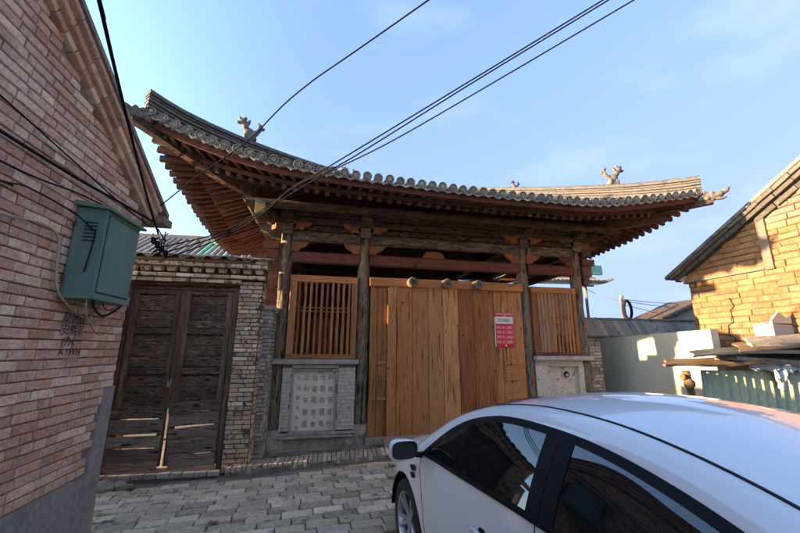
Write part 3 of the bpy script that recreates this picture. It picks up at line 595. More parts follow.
pend = [(0, .0), (.06, .03), (.07, .12), (.04, .2), (.05, .26), (-.05, .26), (-.04, .2), (-.07, .12), (-.06, .03)]
part('hanging_pendant', MB().prism(pend, (CX[0]-.30, 6.72, 4.05), (1, 0, 0), (0, 0, 1), (0, .08, 0)), grey_x, hall)

# ---- plank gate
gate = part('gate_frame', MB().beam((.74, 6.86, 3.05), (3.93, 6.86, 3.05), .14, .165, seg=10, jit=.002), pine_x, hall)
pg = [.76, .90, 1.09, 1.27, 1.575, 1.89, 2.19, 2.515, 2.825, 3.14, 3.285, 3.44, 3.60, 3.92]
for i, (a, b) in enumerate(zip(pg[:-1], pg[1:])):
    mid = 3 <= i <= 8 or i == 2
    zt = 2.985 if mid else 2.99; yy = 6.835 if mid else 6.875; n = 8; mb = MB(); zb_ = gz((a+b)/2)+.17
    c = (a+b)/2; tw = rnd.uniform(-.006, .006)
    P = [(c+rnd.uniform(-.003, .003), yy+tw*k/n+rnd.uniform(-.002, .002), zb_+(zt-zb_)*k/n) for k in range(n+1)]
    a_, d_ = (b-a)/2-.004, .02; 
    mb.sweep(P, [(-a_, -d_), (a_, -d_), (a_, d_-.005), (a_-.005, d_), (-a_+.005, d_), (-a_, d_-.005)], up=(0, -1, 0))
    part('plank', mb, pine_z, hall)
for x0, x1 in ((.92, 1.075), (3.46, 3.76)):   # old door rails and raised panels on the fixed side leaves
    for z0, z1 in ((1.50, 1.57), (1.22, 1.28), (.88, .93)) if x0 < 2 else ((1.50, 1.57), (1.20, 1.26), (.85, .9)):
        part('door_rail', MB().box(((x0+x1)/2, 6.848, (z0+z1)/2), (x1-x0, .03, z1-z0)), pine_x, hall)
    part('door_panel', MB().box(((x0+x1)/2, 6.852, 1.39), ((x1-x0)*.8, .02, .17)), pine_x, hall)
for x in (1.55, 2.25, 2.90):
    pgm = MB().tube([(x, 6.80, 3.055), (x, 6.66, 3.05), (x, 6.655, 3.05), (x, 6.64, 3.05)], [.095, .1, .085, .08], 14); part('door_peg', pgm, old_z, hall, smooth=40)
    part('peg_block', MB().tube([(x, 6.645, 3.05), (x, 6.63, 3.05)], .05, 10), old_x, hall, smooth=40)
part('gate_sill', MB().beam((.72, 6.84, gz(2)+.10), (3.95, 6.84, gz(3)+.12), .2, .12, seg=14, jit=.006), dark_stone, hall)
# ---- lattice windows
def lattice(x0, x1, z0, z1, stl, n, rails, y=6.90):
    part('window_frame', MB().beam((x0, y, z1-.065), (x1, y, z1-.065), .09, .13, seg=5, jit=.002), pine_x, hall)
    part('window_frame', MB().beam((x0, y, z0+.04), (x1, y, z0+.04), .09, .085, seg=5, jit=.002), pine_x if x0 < 1 else redwood, hall)
    part('window_frame', MB().beam((x0+stl/2, y+.003, z0+.085), (x0+stl/2, y+.003, z1-.13), stl, .085, up=(0, 1, 0), seg=5, jit=.002), pine_z, hall)
    part('window_frame', MB().beam((x1-stl*.4, y+.003, z0+.085), (x1-stl*.4, y+.003, z1-.13), stl*.8, .085, up=(0, 1, 0), seg=5, jit=.002), pine_z, hall)
    a, b = x0+stl, x1-stl*.8
    for r in rails: part('window_rail', MB().beam((a, y+.012, r), (b, y+.012, r), .02, .022), pine_x, hall)
    for i in range(n):
        x = a+(b-a)*(i+.5)/n; mb = MB(); P = [(x+rnd.uniform(-.004, .004), y-.012+rnd.uniform(-.004, .004), z0+.08+(z1-.2-z0)*k/6) for k in range(7)]
        wv = rnd.uniform(.019, .025); part('window_bar', mb.sweep(P, [(-wv, -.012), (wv, -.012), (wv, .012), (-wv, .012)], up=(0, 1, 0), jit=.0015), pine_z, hall)
lattice(-.74, .51, 1.60, 3.13, .13, 10, (2.46, 2.53))
lattice(4.16, 5.21, 1.66, 3.10, .11, 10, (2.33, 2.52))
# ---- stone dados under the windows
zl = gz(-.1); zrr = gz(4.7)
part('stone_sill', MB().beam((-.93, 6.88, 1.555), (.56, 6.88, 1.555), .24, .085, seg=10, jit=.003), stone, hall)
dado = part('dado_wall', MB().bx(-.76, .52, 6.96, 7.22, .05, 1.51).bx(-.76, -.60, 6.90, 6.96, .4, 1.51).bx(.21, .52, 6.90, 6.96, .4, 1.51).bx(-.60, .21, 6.90, 6.96, 1.42, 1.51).bx(-.60, .21, 6.90, 6.96, .3, .385), mortar, hall)
items = []; rg = random.Random(5)
for (ua, ub, za, zb_) in ((-.76, -.60, .40, 1.50), (.21, .52, .40, 1.50), (-.60, .21, 1.44, 1.51)):
    for (u, z, l, h) in courses(ua, ub, za, zb_, .062, (.24, .24, .12), .006, rg): items.append((frame((u, 6.885+rg.uniform(-.002, .002), z), (1, 0, 0), (0, -1, 0)), l+.003, h+.003))
lay(dado, items, dado_brick, 'brick', .036, jit=.0012, ch=.0025)
for (a, b, c, d_) in ((-.60, .21, 1.385, 1.425), (-.60, .21, .345, .385)): part('panel_moulding', MB().beam((a, 6.90, (c+d_)/2), (b, 6.90, (c+d_)/2), .05, .04, ch=.01), stone, dado)
for x in (-.58, .19): part('panel_moulding', MB().beam((x, 6.90, .385), (x, 6.90, 1.385), .04, .05, up=(0, 1, 0), ch=.01), stone, dado)
tab = part('inscribed_tablet', MB().grid(lambda i, j: (-.56+.73*i, 6.945+rnd.uniform(-.0015, .0015), .385+1.0*j), 12, 16), tablet_mat, hall, rc=False, smooth=True)
colsT = [('\u963f\u9285\u7b54\u843d\u4efd', .092), ('\u5143\u7aae\u7684\u7406\u5fb5', -.045), ('\u6cbb\u798f\u82f1\u6613\u6703', -.195), ('\u516c\u5229\u5b88\u610f\u798f', -.335), ('\u5b50\u5b6b\u842c\u4ee3\u5e73\u5b89', -.475)]
for k, (t_, x) in enumerate(colsT):
    n = len(t_)
    for q, ch_ in enumerate(t_):
        sz = rnd.uniform(.10, .125) if k < 4 else .075
        M = Matrix.Translation((x+rnd.uniform(-.008, .008), 6.9385, 1.27-(.78 if k < 4 else .85)*q/(n-1)+rnd.uniform(-.008, .008))) @ Matrix.Rotation(math.pi/2, 4, 'X') @ Matrix.Rotation(rnd.uniform(-.12, .12), 4, 'Z') @ Matrix.Diagonal((rnd.uniform(.85, 1), 1, 1, 1))
        text(ch_, sz, M, carve, 'carved_character', tab)
# sumeru base under the left dado
part('dado_base', MB().beam((-.84, 6.90, zl+.315), (.53, 6.90, zl+.325), .16, .05, seg=10, jit=.004), dark_stone, hall)
part('dado_base', MB().beam((-.80, 6.88, zl+.275), (.50, 6.88, zl+.28), .17, .035, seg=10, jit=.004), dark_stone, hall)
part('dado_base', MB().bx(-.78, .48, 6.88, 6.98, zl+.10, zl+.27), dark_stone, hall)
for x in (-.74, .44): part('dado_base', MB().prism([(-.07, 0), (.07, 0), (.045, .06), (.07, .1), (.07, .2), (-.07, .2), (-.07, .1), (-.045, .06)], (x, 6.84, zl+.075), (1, 0, 0), (0, 0, 1), (0, .06, 0)), dark_stone, hall)
part('dado_base', MB().beam((-.86, 6.86, zl+.05), (.54, 6.86, zl+.065), .24, .09, seg=10, jit=.006), dark_stone, hall)
# right dado, plastered, with a round hole
part('stone_sill', MB().beam((4.12, 6.88, 1.625), (5.42, 6.88, 1.625), .24, .085, seg=10, jit=.003), stone, hall)
rd = MB().bx(4.16, 5.36, 6.97, 7.22, .2, 1.58).bx(4.16, 4.47, 6.90, 6.97, .2, 1.58).bx(5.14, 5.36, 6.90, 6.97, .2, 1.58).bx(4.47, 5.14, 6.90, 6.97, 1.46, 1.58)
part('dado_wall', rd, plaster_old, hall)
for (p, q) in (((4.45, 6.90, 1.475), (5.16, 6.90, 1.475)), ): part('panel_moulding', MB().beam(p, q, .05, .035), plaster_old, hall)
hr = MB(); P = [(4.87+.075*math.cos(a), 6.955, 1.30+.075*math.sin(a)) for a in [2*math.pi*k/20 for k in range(21)]]; hr.tube(P, .014, 6, up=(0, 1, 0), caps=False); part('flue_rim', hr, plaster_old, hall, smooth=True)
part('flue_hole', MB().tube([(4.87, 6.965, 1.30), (4.87, 6.94, 1.30)], .066, 20), black_paint, hall, smooth=40)
part('flue_plug', MB().ell((4.885, 6.95, 1.285), (.035, .02, .035)), plaster_old, hall, smooth=True)
# platform, back wall and left flank
part('platform', MB().bx(-1.05, 5.55, 7.0, 11.6, .0, .26), dark_stone, hall)
bw = part('back_wall', MB().bx(-.9, 4.1, 11.22, 11.4, .26, 4.1), rafter_m, hall)
flank = part('flank_wall', MB().bx(-1.10, -.93, 7.12, 11.3, 0, 4.1), rafter_m, hall)
part('wing_wall', MB().bx(-1.45, -1.0, 7.2, 7.35, 0, 3.6), rafter_m, hall)
part('inner_screen', MB().bx(-.85, .55, 9.3, 9.36, .26, 2.55), board_m, hall)
for k in range(9): part('screen_slat', MB().box((-.77+k*.16, 9.28, 1.4), (.09, .02, 2.25)), pine_z, hall)

# paper notices fixed to the hall
pt = thing('notice_poster', 'red and cream printed notice on the right side of plank gate', 'poster', (3.50, 6.84, 1.83))
PX0, PX1, PZ0, PZ1, PY = 3.29, 3.70, 1.84, 2.53, 6.842
part('sheet', MB().bx(PX0, PX1, PY-.004, PY, PZ0, PZ1), poster_red, pt)
part('cream_field', MB().bx(PX0+.015, PX1-.012, PY-.0075, PY-.0045, 2.30, 2.44), poster_cream, pt)
part('cream_edge', MB().bx(PX0-.012, PX0+.006, PY-.0075, PY-.0045, PZ0, 2.43), poster_cream, pt)
RX = Matrix.Rotation(math.pi/2, 4, 'X')
text('\u5c71\u897f\u7701\u6587\u7269\u4fdd\u8b77\u55ae\u4f4d', .045, Matrix.Translation((3.50, PY-.0085, 2.495)) @ RX, poster_cream, 'title', pt)
text('\u516c\u793a\u724c', .03, Matrix.Translation((3.50, PY-.0085, 2.457)) @ RX, poster_cream, 'title', pt)
text('\u6587\u7269\u5b89\u5168\u76f4\u63a5\u8cac\u4efb\u4eba\n\u516c\u793a\u516c\u544a\u8207\u806f\u7e6b\u65b9\u5f0f', .032, Matrix.Translation((3.49, PY-.0085, 2.37)) @ RX, black_paint, 'small_print', pt, space=1.1)
for r in range(4):
    z = 2.225-r*.095
    for (a, b) in ((3.31, 3.42), (3.435, 3.50), (3.515, 3.685)):
        part('table_cell', MB().bx(a, b, PY-.0065, PY-.0045, z-.036, z+.036), poster_pink, pt)
    text(('\u8cac\u4efb\u4eba', '\u5de1\u67e5\u54e1', '\u7ba1\u7406\u8005', '\u8054\u7cfb\u4eba')[r], .032, Matrix.Translation((3.365, PY-.0085, z)) @ RX, poster_cream, 'cell_text', pt)
    text('\u59d3\u540d', .026, Matrix.Translation((3.467, PY-.0085, z)) @ RX, poster_cream, 'cell_text', pt)
    text('\u7535\u8bdd\n\u804c\u52a1\u5355\u4f4d', .026, Matrix.Translation((3.60, PY-.0085, z)) @ RX, poster_cream, 'cell_text', pt, space=.9)
part('seal', MB().tube([(3.51, PY-.004, 1.868), (3.51, PY-.008, 1.868)], .018, 12), poster_cream, pt)
tg = MB().prism([(-.085, -.13), (.075, -.105), (.085, .10), (-.075, .12)], (-1.27, 6.22, 4.18), (.95, .3, 0), (0, 0, 1), (.002, -.006, 0))
ob = single('paper_tag', tg, yellow_tag, 'small yellow paper tag pasted on the roof corner beam end', 'tag')
part('beam_nose', MB().bx(-1.36, -1.16, 6.24, 6.75, 4.10, 4.28), old_x, hall)
part('tag_border', MB().prism([(-.085, .07), (.08, .055), (.085, .10), (-.075, .12)], (-1.269, 6.212, 4.18), (.95, .3, 0), (0, 0, 1), (.002, -.004, 0)), green_tile, ob)

# ================================================================== LEFT BRICK HOUSE
WX = -2.2; WY = 4.46
bh = thing('brick_house', 'red brick house gable with grey rendered base at left', 'house', (-5, 0, 0))
def rake(y): return 3.36+.545*(WY+.25-y) if y > -1.2 else 3.36+.545*(WY+1.45)-.545*(-1.2-y)
prof = [(WY-.02, -.1), (WY-.02, rake(WY)-.1), (-1.2, rake(-1.2)-.1), (-6.9, rake(-6.9)-.1), (-6.9, -.1)]
wall = part('wall', MB().prism(prof, (WX-.006, 0, 0), (0, 1, 0), (0, 0, 1), (-.3, 0, 0)).bx(-9, WX-.31, WY-.32, WY-.02, -.1, 3.4).bx(-9, WX-.31, -6.9, -6.6, -.1, 3.4), mortar, bh)
rg = random.Random(11); items = []
def skipL(u, z, a, b):
    if z > rake(u)-.2: return True
    if z < .60+.10*math.sin(u*1.3)*.3: return True
    return u > WY-.20+.0 and z < 1.22
for (u, z, l, h) in courses(-6.5, WY, .47, 7.4, .0765, (.252, .252, .252, .127, .127), .011, rg, skipL):
    items.append((frame((WX+.0+rg.uniform(-.002, .003), u, z+rg.uniform(-.0015, .0015)), (0, 1, 0), (1, 0, 0)), l, h))
# return face of the corner
lay(wall, items, red_brick, 'brick', .03, jit=.003, ch=.005)
items = []
for (u, z, l, h) in courses(-8.8, WX, 1.22, 3.3, .0765, (.252, .252, .127), .011, rg): items.append((frame((u, WY-.005, z), (-1, 0, 0), (0, 1, 0)), l, h))
lay(wall, items, red_brick, 'brick', .03, jit=.003, limit=0, rest='rear_bricks')
def plinth(i, j):
    u = -6.5+(WY+6.52)*i; z = -.1+(.72)*j; return (WX+.03-.012*j+rnd.uniform(-.002, .002), u, z)
pl = MB().grid(plinth, 60, 6); n = len(pl.v)
pl.bx(WX-.02, WX+.018, -6.5, WY+.01, .60, .625)
part('rendered_plinth', pl, cement, bh, smooth=True, rc=False)
part('rendered_corner', MB().prism([(WY-.21, .58), (WY-.18, 1.20), (WY-.16, 1.38), (WY+.015, 1.40), (WY+.015, .0), (WY-.21, .0)], (WX+.024, 0, 0), (0, 1, 0), (0, 0, 1), (-.1, 0, 0)).bx(-4.5, WX+.0, WY+.0, WY+.018, 0, 1.4), cement, bh)
# stepped brick verge along the rake
for (off, xo, hh, yo) in ((-.155, .05, .062, 0), (-.085, .095, .062, .05), (-.02, .14, .045, .1)):
    vi = []
    for (ya, yb, sg) in ((WY+.14, -1.2, -1), (-1.2, -6.8, -1)):
        n = int(abs(ya-yb)/(.25 if off > -.1 else .125)); 
        for k in range(n):
            y0 = ya+(yb-ya)*k/n; y1 = ya+(yb-ya)*(k+1)/n; yc = (y0+y1)/2; dz = rake(y1)-rake(y0); dy = y1-y0
            l = math.hypot(dy, dz)-.006; u = Vector((0, dy, dz)).normalized()
            M = frame((WX+xo/2+rg.uniform(-.003, .003), yc, rake(yc)+off), u, (1, 0, 0))
            if M.col[2][2] < 0: M = M @ Matrix.Rotation(math.pi, 4, 'Y')
            vi.append((M, l, hh))
    lay(wall, vi, red_brick, 'verge_brick', xo+.02, jit=.002, limit=40, rest='verge_courses')
rfl = MB()
for (ya, yb) in ((WY+.3, -1.2), (-1.2, -6.9)):
    rfl.sweep([(0, ya, rake(ya)+.03), (0, yb, rake(yb)+.03)], [(0, 0), (0, .05), (7.5, .05), (7.5, 0)] if True else None)
# the sweep's side axis depends on direction; build the slabs plainly
rfl = MB()
for (ya, yb) in ((WY+.28, -1.2), (-1.2, -7.1)):
    a, b = rake(ya)+.012, rake(yb)+.012
    rfl.add([(WX+.17, ya, a), (WX+.17, yb, b), (-9.2, yb, b), (-9.2, ya, a), (WX+.17, ya, a+.05), (WX+.17, yb, b+.05), (-9.2, yb, b+.05), (-9.2, ya, a+.05)], [(0, 1, 2, 3), (4, 7, 6, 5), (0, 4, 5, 1), (1, 5, 6, 2), (2, 6, 7, 3), (3, 7, 4, 0)])
lr = part('roof', rfl, brown_tile, bh)
part('eave_tile', MB().bx(WX-.25, WX+.2, WY+.1, WY+.32, rake(WY+.3)-.09, rake(WY+.3)-.005), brown_tile, bh)
# stencilled advertisement and chalk on the wall
st = thing('wall_stencil', 'black stencilled advert with white chalk number on red brick wall', 'lettering', (WX+.02, 3.5, 1.9))
RL = Matrix(((0, 0, 1, 0), (1, 0, 0, 0), (0, 1, 0, 0), (0, 0, 0, 1)))
def wt(body, y, z, s, m, nm='stencil_line'): text(body, s, Matrix.Translation((WX+.0205, y, z)) @ RL, m, nm, st)
for (y_, z_) in ((3.56, 2.02), (3.66, 2.02), (3.76, 2.02), (3.56, 1.93), (3.66, 1.93), (3.76, 1.93)): part('paint_smear', MB().prism([(y_-.045, z_-.04), (y_+.04, z_-.045), (y_+.046, z_+.035), (y_, z_+.048), (y_-.04, z_+.04)], (WX+.0185, 0, 0), (0, 1, 0), (0, 0, 1), (.0008, 0, 0)), stencil_ground, st)
wt('\u958b\u9396\u516c', 3.66, 2.02, .095, black_paint); wt('\u5b89\u5099\u6848', 3.66, 1.93, .095, black_paint); wt('(\u529e):', 3.64, 1.835, .095, black_paint)
wt('A 15934', 3.68, 1.75, .08, black_paint); wt('13603507', 3.70, 1.675, .06, stencil_ground, 'chalk_line')

# ---- meter cabinet on the wall
cab = thing('meter_cabinet', 'green sheet metal electrical cabinet hung on the red brick wall', 'cabinet', (-2.07, 3.68, 2.2))
X0, X1, Y0, Y1, Z0, Z1 = WX+.03, -1.945, 3.40, 3.96, 2.2, 2.97
part('body', MB().bx(X0, X1, Y0, Y1, Z0, Z1), cabinet_m, cab)
part('roof', MB().prism([(X0-.01, Z1+.015), (X1+.045, Z1-.012), (X1+.045, Z1+.012), (X0-.01, Z1+.055)], (0, Y0-.04, 0), (1, 0, 0), (0, 0, 1), (0, Y1-Y0+.08, 0)), cabinet_m, cab)
part('door', MB().bx(X1, X1+.008, Y0+.045, Y1-.035, Z0+.05, Z1-.05), cabinet_m, cab)
part('door_recess', MB().bx(X1+.0005, X1+.003, Y0+.035, Y1-.025, Z0+.04, Z1-.04), black_paint, cab)
part('bottom_lip', MB().bx(X0, X1+.012, Y0-.006, Y1+.006, Z0-.015, Z0+.03), cabinet_m, cab)
for k in range(6):
    z = Z1-.13-k*.032; part('louvre', MB().prism([(0, 0), (0, .016), (-.014, .002)], (X1-.15, Y0, z), (0, 1, 0), (0, 0, 1), (.10, 0, 0)), cabinet_m, cab)
    part('louvre_slot', MB().bx(X1-.148, X1-.052, Y0-.0015, Y0+.001, z-.008, z-.001), black_paint, cab)
part('latch', MB().box((X1+.014, Y0+.10, 2.62), (.012, .015, .05)), metal_grey, cab)
for z in (Z0+.15, Z1-.15): part('mount_strap', MB().bx(X0-.03, X0+.012, Y0-.02, Y1+.02, z-.015, z+.015), iron, cab)
part('side_box', MB().bx(X0, X0+.13, Y1+.02, Y1+.16, 2.35, 2.85), black_paint, cab)

# ================================================================== COURTYARD GATEWAY with double door
gwt = thing('courtyard_gateway', 'weathered double plank door in a buff brick gateway with tiled top', 'gateway', (-2.2, 6.2, 0))
GY = 6.10
pier = part('pier', MB().bx(-1.43, -1.08, GY+.012, GY+.26, -.05, 2.86), mortar_pale, gwt)
rg = random.Random(21); items = []
for (u, z, l, h) in courses(-1.43, -1.08, .02, 2.84, .0655, (.12, .24, .24), .011, rg): items.append((frame((u, GY+.003+rg.uniform(-.003, .003), z), (1, 0, 0), (0, -1, 0)), l, h))
for (u, z, l, h) in courses(GY+.03, GY+.26, .02, 2.84, .0655, (.12, .24), .011, rg): items.append((frame((-1.072+rg.uniform(-.003, .003), u, z), (0, 1, 0), (1, 0, 0)), l, h))
lay(pier, items, buff_brick, 'brick', .03, jit=.003, ch=.005)
part('far_pier', MB().bx(-3.5, -3.02, GY+.0, GY+.6, -.05, 2.86), buff_brick, gwt)
# head: two ledges, a row of dentils, another ledge
items = []
def rowb(x0, x1, z, l, y, h=.055, gap=.01):
    n = max(1, round((x1-x0)/l)); L_ = (x1-x0)/n
    for k in range(n): items.append((frame((x0+(k+.5)*L_, y+rg.uniform(-.004, .004), z), (1, 0, 0), (0, -1, 0)), L_-gap, h))
hw = part('head', MB().bx(-3.5, -1.08, GY+.012, GY+.34, 2.78, 3.13), mortar_pale, gwt)
rowb(-3.4, -1.40, 2.815, .25, GY-.005); rowb(-3.4, -1.04, 2.885, .25, GY-.04); rowb(-3.4, -1.02, 3.055, .25, GY-.09, .06); rowb(-1.2, -1.02, 3.12, .18, GY-.1, .055)
lay(hw, items, buff_brick, 'brick', .12, jit=.004, ch=.006)
for k in range(13):
    x = -3.36+k*.185
    part('dentil', MB().prism([(-.07, .04), (.07, .04), (.05, -.03), (-.05, -.03)], (x, GY-.085, 2.975), (1, 0, 0), (0, 0, 1), (0, .1, 0)), buff_brick, hw)
part('lintel', MB().beam((-3.15, GY+.1, 2.755), (-1.40, GY+.1, 2.77), .2, .055, seg=8, jit=.004), old_x, gwt)
# small pitched roof of curved tiles
rt_ = part('roof', MB().add([(-3.6, GY-.18, 3.14), (-1.0, GY-.18, 3.16), (-1.0, GY+.35, 3.25), (-3.6, GY+.35, 3.25), (-3.6, GY+.85, 3.14), (-1.0, GY+.85, 3.14)], [(0, 1, 2, 3), (3, 2, 5, 4)]), brown_tile, gwt)
rows_ = 22
for k in range(rows_):
    x = -3.55+k*.118; P = [(x+rnd.uniform(-.006, .006), GY-.20+.55*q/7, 3.15+.13*(q/7)+rnd.uniform(-.006, .006)+.012*math.sin(k*.9)) for q in range(8)]
    cc = k % 2; pr = [(.058*math.cos(a), (.04*math.sin(a) if not cc else -.04*math.sin(a)+.028)) for a in [math.pi*j/6 for j in range(7)]]; pr2 = [(a, b-.012) for a, b in reversed(pr)]
    part('tile_row', MB().sweep(P, pr+pr2, jit=.003), brown_tile if rnd.random() < .8 else tile_m, rt_, smooth=50)
part('ridge', MB().sweep([(-3.6, GY+.36, 3.27), (-2.6, GY+.36, 3.28), (-1.9, GY+.36, 3.28), (-1.0, GY+.36, 3.27)], [(.06*math.cos(a), .05*math.sin(a)) for a in [2*math.pi*k/10 for k in range(10)]], jit=.008), tile_m, rt_, smooth=50)
# door frame and leaves
DY = GY+.10
for x in (-3.02, -1.475): part('door_post', MB().beam((x, DY, .06), (x, DY, 2.74), .085, .12, up=(0, 1, 0), seg=8, jit=.003), door_z, gwt)
part('door_head', MB().beam((-3.05, DY+.01, 2.70), (-1.44, DY+.01, 2.71), .1, .07, seg=8, jit=.003), door_x if 'door_x' in globals() else door_m, gwt)
for li, (a, b) in enumerate(((-2.97, -2.275), (-2.235, -1.525))):
    sk = 0 if li == 0 else .0
    leaf = part('door_leaf', MB().beam((a+.045, DY-.005, .14), (a+.045+(.0 if li == 0 else .06*0), DY-.005, 2.66), .09, .055, up=(0, 1, 0), seg=10, jit=.003), door_z, gwt, 'left leaf with its inner edge straight' if li == 0 else 'right leaf with tilted lower boards')
    part('stile', MB().beam((b-.045, DY-.005, .14), (b-.045, DY-.005, 2.66), .09, .055, up=(0, 1, 0), seg=10, jit=.003), door_z, leaf)
    ia, ib = a+.09, b-.09
    for z, h in ((2.63, .07), (2.03, .09), (1.44, .10), (.86, .08), (.16, .05)): part('rail', MB().beam((ia, DY-.003, z), (ib, DY-.003, z+rnd.uniform(-.01, .01)), .05, h, seg=6, jit=.004), door_m, leaf)
    for (z0, z1, nb) in ((2.08, 2.59, 4), (1.50, 1.98, 3), (.91, 1.38, 3)):
        hb_ = (z1-z0)/nb
        part('backing', MB().bx(ia-.02, ib+.02, DY+.03, DY+.038, z0-.04, z1+.04), door_z, leaf)
        for q in range(nb):
            zc = z0+(q+.5)*hb_
            part('board', MB().beam((ia-.01, DY+.012+rnd.uniform(-.006, .006), zc+rnd.uniform(-.006, .006)), (ib+.01, DY+.012+rnd.uniform(-.006, .006), zc+rnd.uniform(-.006, .006)), .022, hb_-.006, seg=8, jit=.004, ch=.006), door_m, leaf)
    # patched boards nailed over the lower part, with gaps
    if li == 0: bs = [(.87, .16, 0), (.675, .195, .004), (.475, .155, -.004), (.30, .17, .0), (.155, .12, 0)]
    else: bs = [(.93, .16, .02), (.765, .165, .03), (.56, .19, .045), (.375, .175, .05), (.20, .17, .03)]
    for q, (zc, h, sl_) in enumerate(bs):
        part('patch_board', MB().beam((a-.01+.02*q*li, DY-.04, zc-sl_*.6), (b-.02, DY-.04, zc+sl_*.6), .022, h, seg=7, jit=.004, ch=.005), door_grey if q > 0 else door_m, leaf)
part('astragal', MB().beam((-2.255, DY-.02, .92), (-2.255, DY-.02, 2.67), .065, .03, up=(0, 1, 0), seg=8, jit=.003), door_z, gwt)
part('handle', MB().tube([(-2.30, DY-.05, 1.52), (-2.31, DY-.075, 1.44), (-2.30, DY-.05, 1.37)], .009, 6), iron, gwt, smooth=True)
part('handle', MB().tube([(-2.20, DY-.05, 1.52), (-2.19, DY-.075, 1.44), (-2.20, DY-.05, 1.37)], .009, 6), iron, gwt, smooth=True)
part('padlock', MB().box((-2.275, DY-.07, 1.25), (.05, .025, .06)).tube([(-2.295, DY-.07, 1.27), (-2.29, DY-.07, 1.32), (-2.26, DY-.07, 1.32), (-2.255, DY-.07, 1.27)], .006, 6), chrome, gwt)
items = []
rowb(-3.05, -1.43, .05, .17, GY-.02, .06); 
th = part('threshold', MB().bx(-3.05, -1.43, GY-.02, GY+.3, -.06, .05), mortar, gwt)
lay(th, items, grey_brick, 'brick', .12, jit=.005)
single('rubble_stone', MB().ell((-2.78, 5.86, .0), (.13, .10, .09), nu=9, nv=6).ell((-2.62, 5.92, -.01), (.1, .08, .07), nu=8, nv=5), dark_stone, 'lump of dark rubble at the foot of the left door post', 'stone', smooth=30)
# lower grey brick wall between gateway and hall
nb = thing('infill_wall', 'narrow grey brick wall with stone cap between gateway pier and hall', 'wall', (-1.0, 6.6, 0))
nw = part('core', MB().bx(-1.10, -.96, 6.42, 6.95, 0, 2.42), mortar, nb); items = []
for (u, z, l, h) in courses(-1.09, -.95, .05, 2.42, .063, (.12, .24), .009, rg): items.append((frame((u, 6.41+rg.uniform(-.003, .003), z), (1, 0, 0), (0, -1, 0)), l, h))
for (u, z, l, h) in courses(6.42, 6.95, .05, 2.42, .063, (.12, .24), .009, rg): items.append((frame((-.95+rg.uniform(-.003, .003), u, z), (0, 1, 0), (1, 0, 0)), l, h))
lay(nw, items, grey_brick, 'brick', .03, jit=.003)
part('cap', MB().beam((-1.13, 6.66, 2.45), (-.92, 6.66, 2.46), .52, .07, seg=3, jit=.003), stone, nb)

# courtyard behind the gateway
ch_ = thing('courtyard_house', 'brown tiled house with green glazed ridge behind the left gateway', 'house', (-6, 14, 0))
part('wall', MB().bx(-10.5, -3.2, 12.4, 17.5, 0, 4.0), grey_brick, ch_)
cr = part('roof', MB().add([(-10.8, 11.8, 3.95), (-2.9, 11.8, 3.95), (-2.9, 15, 5.9), (-10.8, 15, 5.9), (-10.8, 18.2, 3.95), (-2.9, 18.2, 3.95)], [(0, 1, 2, 3), (3, 2, 5, 4)]), brown_tile, ch_)
for k in range(38):
    x = -10.7+k*.21; part('tile_row', MB().sweep([(x+rnd.uniform(-.02, .02), 11.75, 3.98), (x, 13.4, 4.96), (x, 15, 5.93)], [(.075*math.cos(a), .06*math.sin(a)) for a in [math.pi*j/5 for j in range(6)]], jit=.006), green_tile if k in (29, 30, 33) else brown_tile, cr, smooth=50)
part('ridge', MB().beam((-10.8, 15, 5.95), (-2.9, 15, 5.98), .16, .2, seg=10, jit=.02), brown_tile, cr)
part('ridge', MB().beam((-4.6, 14.6, 5.80), (-2.9, 14.2, 5.55), .22, .16, seg=10, jit=.02), green_tile, cr)
cw = thing('courtyard_wall', 'pale wall glimpsed through the gaps of the double door', 'wall', (-3.5, 8.8, 0))
part('face', MB().bx(-6.5, -1.3, 8.8, 9.0, 0, 2.6), white_plaster, cw)
al = thing('alley_sun_blocker', 'added unseen brick wall keeping the low sun off the lane', 'wall', (-6, 5.3, 0))  # added out of view to block low sun from the lane
part('face', MB().bx(-6.2, -6.0, WY-.06, 6.1, -.1, 2.6), red_brick, al)
part('cap', MB().bx(-6.25, -5.95, WY-.06, 6.1, 2.6, 2.67), tile_m, al)

# ================================================================== RIGHT SIDE
# plastered white wall, running away from the street
ww_ = thing('plastered_wall', 'cream plastered wall with a chamfered end beside the adobe house', 'wall', (6.6, 6.5, 0))
part('face', MB().prism([(5.16, 0), (7.98, 0), (7.98, 2.06), (5.19, 2.16)], (6.5, 0, 0), (0, 1, 0), (0, 0, 1), (.16, 0, 0)), white_plaster, ww_)
# grey brick garden wall with a sloping tiled cap
gw_ = thing('garden_wall', 'grey brick garden wall with sloping slab cap behind the cream wall', 'wall', (7.5, 8.2, 0))
gc = part('core', MB().bx(5.62, 9.9, 8.06, 8.3, 0, 2.16), mortar, gw_); items = []
for (u, z, l, h) in courses(5.62, 9.9, .1, 2.14, .066, (.24, .24, .12), .01, rg): items.append((frame((u, 8.05+rg.uniform(-.003, .003), z), (1, 0, 0), (0, -1, 0)), l, h))
lay(gc, items, grey_brick, 'brick', .03, jit=.003, limit=150)
n = 30
for k in range(n):
    x0 = 5.55+k*.148; mb = MB().add([(x0, 7.95, 2.15), (x0+.142, 7.95, 2.15), (x0+.142, 8.2, 2.56), (x0, 8.2, 2.56), (x0, 7.98, 2.11), (x0+.142, 7.98, 2.11), (x0+.142, 8.24, 2.53), (x0, 8.24, 2.53)], [(0, 1, 2, 3), (4, 7, 6, 5), (0, 4, 5, 1), (1, 5, 6, 2), (2, 6, 7, 3), (3, 7, 4, 0)])
    part('cap_slab', mb, grey_brick, gw_, M=Matrix.Translation((0, rnd.uniform(-.01, .01), rnd.uniform(-.006, .006))))
